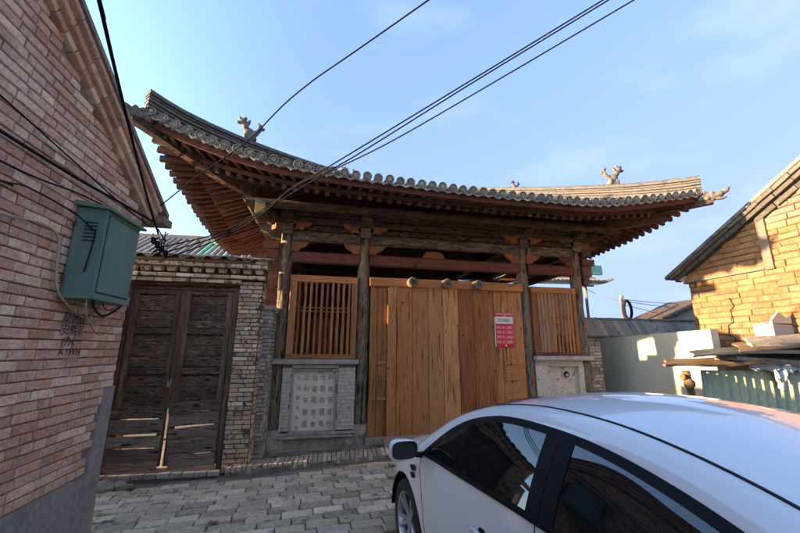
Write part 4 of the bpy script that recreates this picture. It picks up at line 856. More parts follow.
part('cap_ridge', MB().beam((5.55, 8.24, 2.57), (9.99, 8.24, 2.59), .12, .06, seg=16, jit=.005), tile_m, gw_)
# pier of grey brick beside the last column
pr_ = thing('brick_stub', 'dark grey brick stub wall beside the right end column of the hall', 'wall', (5.8, 7.1, 0)); pc = part('core', MB().bx(5.50, 5.80, 7.02, 7.9, 0, 1.98), mortar, pr_); items = []
for (u, z, l, h) in courses(5.50, 5.80, .1, 1.97, .066, (.24, .12), .01, rg): items.append((frame((u, 7.01+rg.uniform(-.004, .004), z), (1, 0, 0), (0, -1, 0)), l, h))
lay(pc, items, grey_brick, 'brick', .03, jit=.004)

# adobe house at right
AX = 8.0; AY = 6.66
ah = thing('adobe_house', 'sunlit ochre adobe brick house with grey stepped verge at right', 'house', (11, 1, 0))
def rk(y): return 3.50+.553*(AY+.1-y) if y > 1.3 else 3.50+.553*(AY-1.2)-.553*(1.3-y)
aw = part('wall', MB().prism([(AY, 0), (AY, rk(AY)), (1.3, rk(1.3)), (-4, rk(-4)), (-4, 0)], (AX+.008, 0, 0), (0, 1, 0), (0, 0, 1), (.4, 0, 0)).bx(AX+.42, 14, AY-.4, AY, 0, 3.4).bx(AX+.42, 14, -4, -3.6, 0, 3.4), adobe_joint, ah)
rg = random.Random(31); items = []
def skA(u, z, a, b): return z > rk(u)-.08
for (u, z, l, h) in courses(-3.9, AY, .1, 6.6, .118, (.36, .40, .32, .28), .009, rg, skA):
    items.append((frame((AX-.004+rg.uniform(-.008, .008), u, z+rg.uniform(-.005, .005)), (0, -1, 0), (-1, 0, 0)), l, h))
lay(aw, [t for t in items if t[0].translation.z < min(4.35, rk(t[0].translation.y)-.42)+.18*math.sin(t[0].translation.y*5.1) or t[0].translation.y > 5.15], adobe, 'adobe_block', .05, jit=.008, ch=.013, limit=260)
lay(aw, [t for t in items if not (t[0].translation.z < min(4.35, rk(t[0].translation.y)-.42)+.18*math.sin(t[0].translation.y*5.1) or t[0].translation.y > 5.15)], adobe_dark, 'adobe_block', .05, jit=.008, ch=.013, limit=40, rest='dark_blocks')
items = []
for (u, z, l, h) in courses(AX+.1, 13.8, .1, 3.3, .118, (.36, .32), .016, rg): items.append((frame((u, AY+.0, z), (-1, 0, 0), (0, 1, 0)), l, h))
lay(aw, items, adobe, 'adobe_block', .05, jit=.006, limit=0, rest='rear_blocks')
# bands: bottom ledge, upright strip and the band below the verge
part('ledge', MB().bx(AX-.10, AX, 5.121, AY+.02, 3.28, 3.33), adobe_dark, ah)
part('ledge', MB().bx(AX-.034, AX, 5.14, AY, 3.262, 3.278), mortar, ah)  # thin strip set in as the shade line under the ledge
part('ledge', MB().bx(AX-.075, AX, 5.121, AY+.0, 3.331, 3.41), adobe, ah)
part('upright_band', MB().prism([(4.98, 3.27), (5.12, 3.27), (5.12, rk(5.12)-.14), (4.98, rk(4.98)-.14)], (AX-.082, 0, 0), (0, 1, 0), (0, 0, 1), (.082, 0, 0)), adobe_dark, ah)
for (off, xo, hh, y0, L_, mt_) in ((-.19, .07, .10, 5.1, .34, verge_stone), (-.055, .12, .085, AY+.22, .30, verge_stone), (.045, .17, .075, AY+.28, .28, verge_stone)):
    vi = []
    for (ya, yb) in ((y0, 1.3), (1.3, -4.1)):
        n = int(abs(ya-yb)/L_)
        for k in range(n):
            a = ya+(yb-ya)*k/n; b = ya+(yb-ya)*(k+1)/n; dz = rk(b)-rk(a); l = math.hypot(b-a, dz)-.012
            vi.append((frame((AX-xo/2+rg.uniform(-.006, .006), (a+b)/2, rk((a+b)/2)+off+rg.uniform(-.006, .006)), (0, b-a, dz), (-1, 0, 0)), l, hh))
    lay(aw, vi, mt_, 'verge_brick', xo+.03, jit=.006, limit=60, rest='verge_courses')
part('verge_corbel', MB().bx(AX-.1, AX+.3, AY, AY+.14, 3.36, 3.46).bx(AX-.07, AX+.3, AY, AY+.08, 3.28, 3.36), grey_brick, ah)
ar = MB()
for (ya, yb) in ((AY+.4, 1.3), (1.3, -4.3)):
    a, b = rk(ya)+.09, rk(yb)+.09
    ar.add([(AX-.2, ya, a), (AX-.2, yb, b), (14.3, yb, b), (14.3, ya, a), (AX-.2, ya, a+.07), (AX-.2, yb, b+.07), (14.3, yb, b+.07), (14.3, ya, a+.07)], [(0, 1, 2, 3), (4, 7, 6, 5), (0, 4, 5, 1), (1, 5, 6, 2), (2, 6, 7, 3), (3, 7, 4, 0)])
part('roof', ar, tile_m, ah)
# crack in the wall
cr_ = [(5.92, 1.75), (5.90, 2.05), (5.99, 2.12), (5.97, 2.3), (5.86, 2.36), (5.88, 2.6), (5.8, 2.66), (5.86, 2.85)]
part('crack', MB().sweep([(AX-.034, y, z) for y, z in cr_], [(-.008, -.012), (.008, -.012), (.008, .012), (-.008, .012)], up=(1, 0, 0), jit=.004), black_paint, ah)

# ---- lean-to shed in front of it
sh = thing('lean_to_shed', 'makeshift shed of green corrugated sheet under layered rotten roofing', 'shed', (6.2, 4.5, 0))
SY = 4.82
def corr(i, j): x = 5.67+3.0*i; return (x+.05*(j-1), SY-.14*(x-5.67)+.017*math.sin(x*2*math.pi/.15)+.02*math.sin(x*3), gz(6)-.02+(1.523-gz(6))*j-.03*i*j)
part('corrugated_sheet', MB().grid(corr, 420, 3), corr_m, sh, smooth=True, rc=False)
part('post', MB().tube([(5.56, SY-.03, .1), (5.54, SY-.02, .7), (5.43, SY-.03, 1.25), (5.40, SY-.03, 1.49)], [.05, .045, .05, .06], 9, jit=.008), board_m, sh, smooth=50)
part('post_knot', MB().ell((5.39, SY-.07, 1.31), (.09, .07, .08), nu=9, nv=6).ell((5.32, SY-.05, 1.40), (.05, .05, .05), nu=8, nv=5), board_m, sh, smooth=50)
def sheetp(x0, x1, y0, y1, z00, z10, z01, z11, th, m, seed, label=None, wob=.02):
    r2 = random.Random(seed); ph = r2.uniform(0, 6)
    top = lambda i, j: Vector((x0+(x1-x0)*i+(1.05*j*(y1-y0)+.04*math.sin(9*j+ph))*(1-i), y0+(y1-y0)*j+.03*math.sin(i*11+ph)*(1-j)-.13*max(0, x0+(x1-x0)*i-5.67), (z00*(1-i)+z10*i)*(1-j)+(z01*(1-i)+z11*i)*j+wob*math.sin(i*7+ph)*math.cos(j*5)))
    mb = MB().grid(top, 22, 6); mb.grid(lambda i, j: top(i, j)-Vector((0, 0, th)), 22, 6)
    for jj in (0, 1): mb.grid(lambda i, k: top(i, jj)-Vector((0, 0, th*k)), 22, 1)
    for ii in (0, 1): mb.grid(lambda j, k: top(ii, j)-Vector((0, 0, th*k)), 6, 1)
    part('roof_sheet', mb, m, sh, label)
sheetp(4.853, 6.648, SY-.22, SY+.30, 1.578, 1.645, 1.645, 1.711, .035, board_m, 1, 'ragged brown rotten board at the shed corner')
sheetp(5.319, 8.4, SY-.26, SY+.30, 1.728, 1.833, 1.8, 1.977, .022, sheet_m, 2)
sheetp(5.873, 8.4, SY-.17, SY+.30, 1.678, 1.689, 1.734, 1.844, .04, sheet_m, 3)
sheetp(6.26, 8.4, SY-.15, SY+.30, 1.8, 1.944, 1.933, 2.088, .028, board_m, 5)
sheetp(6.593, 8.4, SY-.05, SY+.30, 1.889, 2.011, 2.022, 2.132, .05, dark_stone, 8)
part('roof_pole', MB().tube([(6.15, SY-.2, 1.689), (8.4, SY-.55, 1.545)], .045, 10, jit=.005), metal_grey, sh, smooth=50)
tp = MB(); rg = random.Random(8)
for (xa, xb, dn) in ((6.37, 6.93, .11), (6.76, 6.93, .37), (6.93, 7.48, .11), (7.45, 7.58, .40), (7.6, 8.3, .13)):
    n = 14; tp.grid(lambda i, j: (xa+(xb-xa)*i+rg.uniform(-.025, .025)*j, SY-.12-.14*(xa+(xb-xa)*i-5.67)-.03*math.sin(i*9)+rg.uniform(-.02, .02), 1.60-.03*(xa-6.37)-dn*j*(.5+.5*abs(math.sin(i*7+xa)))), n, 5)
part('torn_plastic', tp, plastic_m, sh, 'pale shredded plastic hanging from the roof edge', rc=False)
fb = thing('foam_box', 'dirty white foam box lying on the shed roof', 'box', (7.0, 4.9, 2.0))
FB = Matrix.Rotation(.12, 4, 'Z')
part('box', MB().prism([(0, 0), (.52, .0), (.52, .22), (.0, .24)], (7.45, SY+.06, 2.02), (1, .1, 0), (0, 0, 1), (0, .3, 0)), foam_m, fb)
part('lid', MB().prism([(0, 0), (.0, .05), (.22, .2), (.4, .1), (.52, .14), (.52, 0)], (7.43, SY+.05, 2.265), (1, .1, 0), (0, 0, 1), (0, .03, 0)), white_plaster, fb)
part('lid', MB().bx(7.5, 7.95, SY+.1, SY+.34, 2.27, 2.29), sheet_m, fb)

# ================================================================== FAR THINGS seen past the hall
fr_ = thing('temple_building', 'distant roof corner with green glazed ridge right of the hall', 'building', (8.6, 13.5, 0))
part('wall', MB().bx(6.6, 10.6, 14.2, 17, 0, 4.2), grey_brick, fr_)
TY = 13.4
frf = part('roof', MB().add([(6.2, TY, 4.52), (11.6, TY, 4.64), (11.9, TY+.1, 4.78), (11.7, TY+1.2, 5.0), (6.2, TY+1.2, 5.15), (6.2, TY, 4.42), (11.3, TY, 4.52), (11.3, TY+1.2, 5.0), (6.2, TY+1.2, 5.0)], [(0, 1, 3, 4), (1, 2, 3), (5, 8, 7, 6), (0, 5, 6, 1), (1, 6, 7, 3)]), tile_m, fr_)
for k in range(28): part('tile_row', MB().sweep([(6.25+k*.195, TY-.06, 4.57+.004*k), (6.25+k*.195, TY+1.2, 5.18)], [(.065*math.cos(a), .06*math.sin(a)) for a in [math.pi*j/5 for j in range(6)]]+[(-.06, -.05), (.06, -.05)]), tile_m, frf, smooth=50)
part('glazed_ridge', MB().beam((6.2, TY+.5, 5.20), (11.95, TY+.5, 5.30), .2, .42, seg=14, jit=.012), green_tile, frf)
part('glazed_course', MB().beam((6.2, TY+.38, 5.02), (11.9, TY+.38, 5.10), .1, .08, seg=14, jit=.008), green_tile, frf)
part('corner_tip', MB().tube([(11.4, TY+.1, 4.66), (11.7, TY, 4.68), (12.0, TY-.1, 4.80)], [.11, .08, .06], 8, jit=.01), ridge_m, frf, smooth=50)
dh = thing('distant_house', 'small dark pitched roof rising behind the garden wall', 'house', (14, 13, 0))
part('wall', MB().prism([(13.0, 0), (13.0, 2.95), (14.6, 3.55), (17, 3.5), (17, 0)], (0, 11.9, 0), (1, 0, 0), (0, 0, 1), (0, 2, 0)), grey_brick, dh)
part('roof', MB().beam((12.7, 12.6, 2.98), (14.9, 12.6, 3.82), 1.9, .12, seg=6, jit=.01), old_x, dh)
# poles
def pole(name, x, y, h, r, lab, cross=None, grp=None):
    t = thing(name, lab, 'pole', (x, y, 0)); part('shaft', MB().tube([(x, y, 0), (x+.02, y, h)], [r*1.2, r], 8), old_z if cross else iron, t, smooth=40)
    if cross: part('cross_arm', MB().beam((x-cross, y, h-.05), (x+cross, y, h-.04), .07, .07), old_x, t)
    return t
pole('utility_pole', 11.62, 14.6, 4.75, .06, 'thin utility pole with cross arm beyond the hall', .45)
pole('short_post', 11.15, 13.6, 3.15, .05, 'short bare post between the utility pole and cable reel pole')
kp = pole('cable_pole', 11.55, 12.5, 3.95, .045, 'slim pole carrying a coiled black cable above the garden wall')
part('insulator', MB().ell((11.57, 12.5, 3.9), (.08, .07, .08)).ell((11.52, 12.5, 3.76), (.06, .06, .06)), dark_stone, kp, smooth=True)
ct = MB()
for q in range(3): ct.tube([(11.72+(.17+.01*q)*math.cos(a), 12.4+.03*q, 3.36+(.36+.01*q)*math.sin(a)) for a in [2*math.pi*k/24 for k in range(25)]], .04, 7, up=(0, 1, 0), caps=False)
single('cable_coil', ct, black_cable, 'oval coil of black cable hanging on the slim pole', 'cable', smooth=True)
wire([(11.4, 14.6, 4.7), (11.6, 12.5, 3.72), (18, 12.3, 3.3)], .012, grey_cable, 'distant_wire', 'grey wire from the cross arm pole passing the slim pole')
wire([(11.57, 12.5, 3.8), (19, 13, 3.95)], .012, grey_cable, 'distant_wire', 'upper grey wire running right from the slim pole', sag=.15)
wire([(11.57, 12.5, 3.6), (19, 14, 2.9)], .012, grey_cable, 'distant_wire', 'lower grey wire running right from the slim pole', sag=.1)

# ================================================================== CABLES
wire([(-1.03, 1.2, 3.49), (-1.2, 1.7, 3.49), (-1.38, 2.2, 3.49), (-1.64, 3.0, 3.43), (-1.89, 3.9, 3.27), (-2.02, 4.52, 3.09)], .0115, black_cable, 'overhead_cable', 'thick black cable dropping across the sky to the brick house corner')
wire([(-2.14, 1.7, 3.13), (-2.14, 2.53, 3.15), (-2.13, 3.24, 3.17), (-2.12, 3.73, 3.2), (-2.10, 4.5, 3.24)], .012, black_cable, 'wall_cable', 'thickest black cable running along the red brick wall')
wire([(-2.15, 2.0, 2.93), (-2.15, 2.58, 2.97), (-2.15, 2.91, 3.0), (-2.14, 3.3, 3.06), (-2.1, 3.6, 3.07)], .007, black_cable, 'wall_cable', 'thin black cable above the cabinet on the brick wall')
wire([(-2.15, 2.0, 2.80), (-2.15, 2.61, 2.85), (-2.15, 2.85, 2.90), (-2.13, 3.30, 2.88), (-2.03, 3.38, 2.78), (-1.99, 3.37, 2.72), (-2.02, 3.38, 2.4)], .006, black_cable, 'wall_cable', 'thin dark cable entering the louvred side of the cabinet')
wire([(-2.15, 2.1, 2.64), (-2.15, 2.67, 2.65), (-2.15, 2.98, 2.69), (-2.15, 3.16, 2.68), (-2.15, 3.24, 2.60), (-2.15, 3.27, 2.42), (-2.15, 3.32, 2.26), (-2.14, 3.44, 2.15), (-2.12, 3.75, 2.03), (-2.10, 4.1, 2.10), (-2.1, 4.3, 2.3)], .009, tan_cable, 'wall_cable', 'tan conduit bending down beside the green cabinet')
wire([(-2.15, 2.4, 3.38), (-2.15, 3.2, 3.30), (-2.14, 3.9, 3.22), (-2.1, 4.5, 3.16)], .006, black_cable, 'wall_cable', 'thin black cable highest on the red brick wall')
for k, (a, b, dz, c, m, r, lab) in enumerate(((3.45, 3.95, .22, -2.0, tan_cable, .006, 'pale loop of cable hanging lowest below the cabinet'), (3.5, 4.0, .13, -1.98, black_cable, .009, 'thick black cable loop under the cabinet'), (3.42, 3.8, .17, -2.05, grey_cable, .004, 'grey wire loop under the left of the cabinet'), (3.55, 4.15, .30, -2.02, grey_cable, .0035, 'thin grey wire sweeping from the cabinet to the wall corner'), (3.6, 3.98, .08, -1.97, black_cable, .004, 'short black wire loop close under the cabinet'))):
    wire([(c, a, 2.22), (c-.02, a+.06, 2.22-dz*.7), (c-.04, (a+b)/2, 2.2-dz), (c-.02, b-.08, 2.22-dz*.55), (c, b, 2.24)], r, m, 'cabinet_wire', lab)
wire([(.73, 2.4, 4.73), (-.40, 3.3, 4.34), (-1.0, 3.9, 4.06), (-1.6, 4.25, 3.73), (-2.09, 4.55, 3.42)], .0075, black_cable, 'overhead_cable', 'single thin wire crossing in front of the left eave')
for P_, lab in (([(2.876, 2.7, 5.568), (1.45, 3.3, 4.73), (.092, 3.9, 3.926), (-.45, 4.4, 3.83), (-.972, 4.9, 3.628), (-1.502, 5.1, 3.341), (-1.985, 4.6, 2.958)], 'upper wire of the bundle slanting to the hall corner'),
        ([(3.163, 2.7, 5.607), (1.88, 3.3, 4.91), (.648, 3.9, 4.27), (-.23, 4.4, 3.934), (-.97, 4.9, 3.599), (-1.497, 5.1, 3.298), (-1.975, 4.6, 2.885)], 'lower wire of the bundle slanting to the hall corner'),
        ([(2.714, 2.7, 5.477), (1.30, 3.3, 4.65), (-.077, 3.9, 3.856), (-.55, 4.4, 3.76), (-.967, 4.9, 3.571), (-1.493, 5.1, 3.255), (-1.965, 4.6, 2.812)], 'twisted middle wire of the bundle slanting to the hall corner')):
    wire(P_, .0085, black_cable, 'overhead_cable', lab, n=6)
tangle = MB(); rg = random.Random(4)
for k in range(6):
    c0 = V(-2.1, 4.55, 3.12); P = [c0+V(rg.uniform(-.02, .14), rg.uniform(-.02, .12), -.05*q+rg.uniform(-.06, .05)) for q in range(5)]; tangle.tube(P, .007, 6, up=(.2, .3, 1))
for k in range(4): tangle.ell((-2.08+.05*k, 4.56, 3.02-.05*k), (.03, .03, .045), nu=8, nv=5)
single('cable_tangle', tangle, black_cable, 'tangled black cable joints and insulators at the brick house corner', 'cable', smooth=True)

# ================================================================== WEEDS and litter
def weed(x, y, n, s, lab, seed):
    r2 = random.Random(seed); mb = MB(); z = gz(x)+.06
    for k in range(n):
        a = r2.uniform(0, 6.28); t = r2.uniform(.3, 1.2); L_ = s*r2.uniform(.5, 1.2); dx, dy = math.cos(a)*math.cos(t), math.sin(a)*math.cos(t); wd = L_*.09
        ox, oy = r2.uniform(-s, s)*.7, r2.uniform(-s, s)*.35; b = V(x+ox, y+oy, z-.03); e = b+V(dx, dy, math.sin(t))*L_; m_ = b.lerp(e, .55)+V(0, 0, L_*.08); sd = V(-dy, dx, 0)*wd
        i = len(mb.v); mb.v += [tuple(b), tuple(m_+sd), tuple(e), tuple(m_-sd)]; mb.f.append((i, i+1, i+2, i+3))
    o = part('weed', mb, leaf_m, None, rc=False); tag(o, lab, 'weed', 'weeds along the paving edge')
weed(-1.25, 6.0, 60, .09, 'low green weeds at the foot of the buff brick pier', 1)
weed(.42, 6.22, 80, .10, 'low green weeds on the brick edging under the gate left post', 2)
weed(-2.4, 5.75, 60, .06, 'sparse weeds in the dirt before the double door', 3)
weed(1.0, 5.7, 30, .07, 'tiny weeds in the paving near the car nose', 4)
lt = MB(); rg = random.Random(9)
for k in range(420):
    c = rg.choice(((-2.5, 5.75, .6, .2), (.9, 6.6, .4, .12), (.2, 6.62, .9, .1))); x, y = rg.gauss(c[0], c[2]*.6), rg.gauss(c[1], c[3]*.6)
    if x < -2.1 and y < 4.6: continue
    s = rg.uniform(.005, .016); z = gz(x)+.045 if y < 5.75+.105*(x+1.3) else gz(x)+.075
    lt.add([(s, 0, 0), (0, s, 0), (-s, 0, 0), (0, -s, 0), (0, 0, s*.6)], [(0, 1, 4), (1, 2, 4), (2, 3, 4), (3, 0, 4)], Matrix.Translation((x, y, z)) @ Matrix.Rotation(rg.uniform(0, 6), 4, 'Z'))
part('gravel_litter', lt, litter_m, None, kind='stuff', rc=False)
single('loose_brick', MB().box((0, 0, 0), (.2, .1, .1)), red_brick, 'brown brick lying against the gate sill near the car', 'brick').matrix_world = Matrix.Translation((1.12, 6.62, gz(1)+.15)) @ Matrix.Rotation(.1, 4, 'Z')

# ================================================================== CAR (local frame: X forward from front axle, Y left, Z up)
HD = math.radians(8)
car = thing('white_car', 'white sedan with tinted windows and black pillars parked before the gate', 'car', (1.545, 3.455, .065), math.pi/2+HD)
car.rotation_euler = (0, 0, 0); car.matrix_basis = Matrix.Translation((1.545, 3.455, .075)) @ Matrix.Rotation(math.pi/2+HD, 4, 'Z') @ Matrix.Rotation(-.01, 4, 'Y')
WM[car.name] = car.matrix_basis.copy()
def cp(name, mb, m, parent=None, label=None, smooth=True, rc=True):
    return part(name, mb, m, parent or car, label, smooth=smooth, local=True, rc=rc)
st = lambda t, n=6: smooth_tab(sorted(t), n)
Bz = st([(.90, .52), (.80, .66), (.62, .755), (.35, .83), (0, .885), (-.38, .93), (-.9, .955), (-1.5, .98), (-2.2, .995), (-2.8, 1.01), (-3.2, 1.03), (-3.5, 1.03), (-3.68, .98), (-3.74, .86)])
Wt = st([(.90, .46), (.82, .60), (.65, .715), (.4, .80), (.1, .85), (-.4, .865), (-1.5, .875), (-2.5, .87), (-3.0, .85), (-3.4, .79), (-3.62, .71), (-3.74, .60)])
bz = lambda s: lerp_tab(Bz, s)
wd_ = lambda s: lerp_tab(Wt, s)
def ylat(s, z):       # side section: tucks in at sill and towards the belt
    b = bz(s); t = (z-.62)/.4
    return wd_(s)-(.035*max(0, t)**2*1.2 if z > .62 else .05*((.62-z)/.4)**2)+(.006*math.exp(-((z-b+.13)/.03)**2))
WB = 2.70; RW = .315
def low(s):
    z = .20+.03*max(0, s)
    for a in (0, -WB):
        d = abs(s-a)
        if d < .375: z = max(z, .315+math.sqrt(max(0, .375**2-d*d))*.98)
    return z
SS = sorted(set([round(.90-.04*k, 3) for k in range(117)]+[.37, -.37, .3745, -.3745, -WB+.37, -WB-.37, -WB+.3745, -WB-.3745, .36, -.36, -WB+.36, -WB-.36]))
SS = [s for s in SS if -3.74 <= s <= .90]
for sg in (1, -1):
    mb = MB(); nz_ = 14; n0 = 0
    for s in SS:
        lo = low(s); hi = bz(s)
        for j in range(nz_+1):
            z = lo+(hi-lo)*j/nz_; mb.v.append((s, sg*ylat(s, z), z))
    for i in range(len(SS)-1):
        for j in range(nz_):
            a = i*(nz_+1)+j; mb.f.append((a, a+1, a+nz_+2, a+nz_+1))
    cp('side_panel', mb, car_white)
    for a in (0, -WB):
        ar_ = MB()   # dark arch liners
        P = [(a+.372*math.cos(t), sg*(ylat(a, .6)-.012), .315+.366*math.sin(t)) for t in [math.pi*k/20 for k in range(21)]]; ar_.sweep(P, [(-.09, -.005), (.0, -.005), (.0, .01), (-.09, .01)] if sg > 0 else [(.0, -.005), (.09, -.005), (.09, .01), (.0, .01)], up=(0, 0, 1))
        ar_.add([(a-.42, sg*.58, .12), (a+.42, sg*.58, .12), (a+.42, sg*.58, .75), (a-.42, sg*.58, .75)], [(0, 1, 2, 3)])
        cp('arch_liner', ar_, car_black, smooth=None, rc=False)
    # belt moulding
    P = [(-.36-.05*k, sg*(ylat(-.36-.05*k, bz(-.36-.05*k))+.001), bz(-.36-.05*k)+.006) for k in range(53)]
    cp('belt_moulding', MB().sweep(P, [(-.012, -.010), (.008, -.010), (.008, .012), (-.012, .012)]), car_black, smooth=None)
# hood, nose, bumpers
hs_ = [.90, .86, .80, .72, .62, .5, .35, .2, .05, -.1, -.22, -.30]
def hood(i, j):
    k = i*(len(hs_)-1); a = int(min(k, len(hs_)-2)); s = hs_[a]+(hs_[a+1]-hs_[a])*(k-a); y = (2*j-1); W_ = ylat(s, bz(s))
    cr_ = .075*(1-min(1, max(0, s)/.9)**3)
    return (s+.06*(1-y*y)*(1 if s > .5 else max(0, (s)/.5)), y*W_, bz(s)+cr_*(1-abs(y)**2.6)-.0)
cp('hood', MB().grid(hood, 30, 24), car_white, rc=False)
def nose(i, j):
    y = (2*j-1); z = .20+(.54-.20)*i; W_ = ylat(.90, min(z, .52)); return (.90+.085*(1-y*y)+.03*math.sin(i*math.pi), y*W_, z)
cp('front_bumper', MB().grid(nose, 10, 20), car_white, rc=False)
cp('grille', MB().grid(lambda i, j: (.99-.06*(2*j-1)**2+.02, .34*(2*j-1), .26+.12*i), 4, 10), car_black, rc=False)
cp('grille', MB().grid(lambda i, j: (.965-.05*(2*j-1)**2+.035, .28*(2*j-1), .47+.05*i), 4, 10), car_black, rc=False)
for sg in (1, -1):
    cp('headlight', MB().grid(lambda i, j: ((.885-.36*i)+.012, sg*(ylat(.885-.36*i, bz(.885-.36*i)-.02-.05*j)+.006), bz(.885-.36*i)-.012-(.10-.05*i)*j), 12, 5), lamp_glass, rc=False)
# windshield, roof, rear glass, trunk
Gz = st([(-.36, .945), (-.60, 1.125), (-.80, 1.235), (-1.0, 1.303), (-1.25, 1.348), (-1.6, 1.358), (-1.9, 1.340), (-2.2, 1.285), (-2.5, 1.205), (-2.75, 1.115), (-2.95, 1.03)])
Gy = st([(-.36, .83), (-.6, .755), (-.9, .69), (-1.2, .655), (-1.8, .645), (-2.3, .66), (-2.95, .76)])
Dz = st([(-.14, .93), (-.35, 1.075), (-.6, 1.225), (-.85, 1.325), (-1.05, 1.378), (-1.3, 1.415), (-1.55, 1.432), (-1.9, 1.424), (-2.2, 1.382), (-2.5, 1.31), (-2.8, 1.21), (-3.12, 1.055)])
Dy = st([(-.14, .80), (-.35, .735), (-.6, .665), (-.85, .60), (-1.1, .565), (-1.5, .55), (-2.0, .55), (-2.5, .57), (-3.12, .66)])
gz_, gy_, dz_, dy_ = (lambda s: lerp_tab(Gz, s)), (lambda s: lerp_tab(Gy, s)), (lambda s: lerp_tab(Dz, s)), (lambda s: lerp_tab(Dy, s))
RF, RB = -1.02, -2.72
def arc(s, y, crown): return crown*(1-abs(y)**2.2)
cp('roof_panel', MB().grid(lambda i, j: (RF+(RB-RF)*i+.07*(1-(2*j-1)**2)*(1-i)-.05*(1-(2*j-1)**2)*i*i, (2*j-1)*(dy_(RF+(RB-RF)*i)-.006), dz_(RF+(RB-RF)*i)+(.030+.075*min(1, i*1.5))*(1-abs(2*j-1)**2.2)-.002), 50, 28), car_white, rc=False)
def shield(i, j):
    y = 2*j-1; s = -.14+(RF+.14)*i; return (s+(.16*(1-i)+.07*i)*(1-y*y), y*(dy_(s)-.012), dz_(s)+.008+.026*(1-abs(y)**2.4))
cp('windshield', MB().grid(shield, 20, 20), car_glass, rc=False)
def rear(i, j):
    y = 2*j-1; s = RB+(-3.12-RB)*i; return (s-.05*(1-y*y), y*(dy_(s)-.012), dz_(s)+(.103-.06*i)*(1-abs(y)**2.2))
cp('rear_window', MB().grid(rear, 14, 20), car_glass, rc=False)
def trunk(i, j):
    y = 2*j-1; s = -3.08+(-3.74+3.08)*i; W_ = ylat(s, bz(s)); return (s-.05*(1-y*y), y*W_, max(bz(s), 0)+.045*(1-abs(y)**2.2))
cp('trunk_lid', MB().grid(trunk, 14, 20), car_white, rc=False)
cp('rear_bumper', MB().grid(lambda i, j: (-3.74-.085*(1-(2*j-1)**2)-.03*math.sin(i*3.1), (2*j-1)*ylat(-3.74, .3+.5*i), .22+(.86-.22)*i), 10, 20), car_white, rc=False)
for sg in (1, -1):
    cp('tail_light', MB().grid(lambda i, j: (-3.50-.24*i, sg*(ylat(-3.50-.24*i, .88)+.008), .80+.14*j), 8, 4), lamp_red, rc=False)
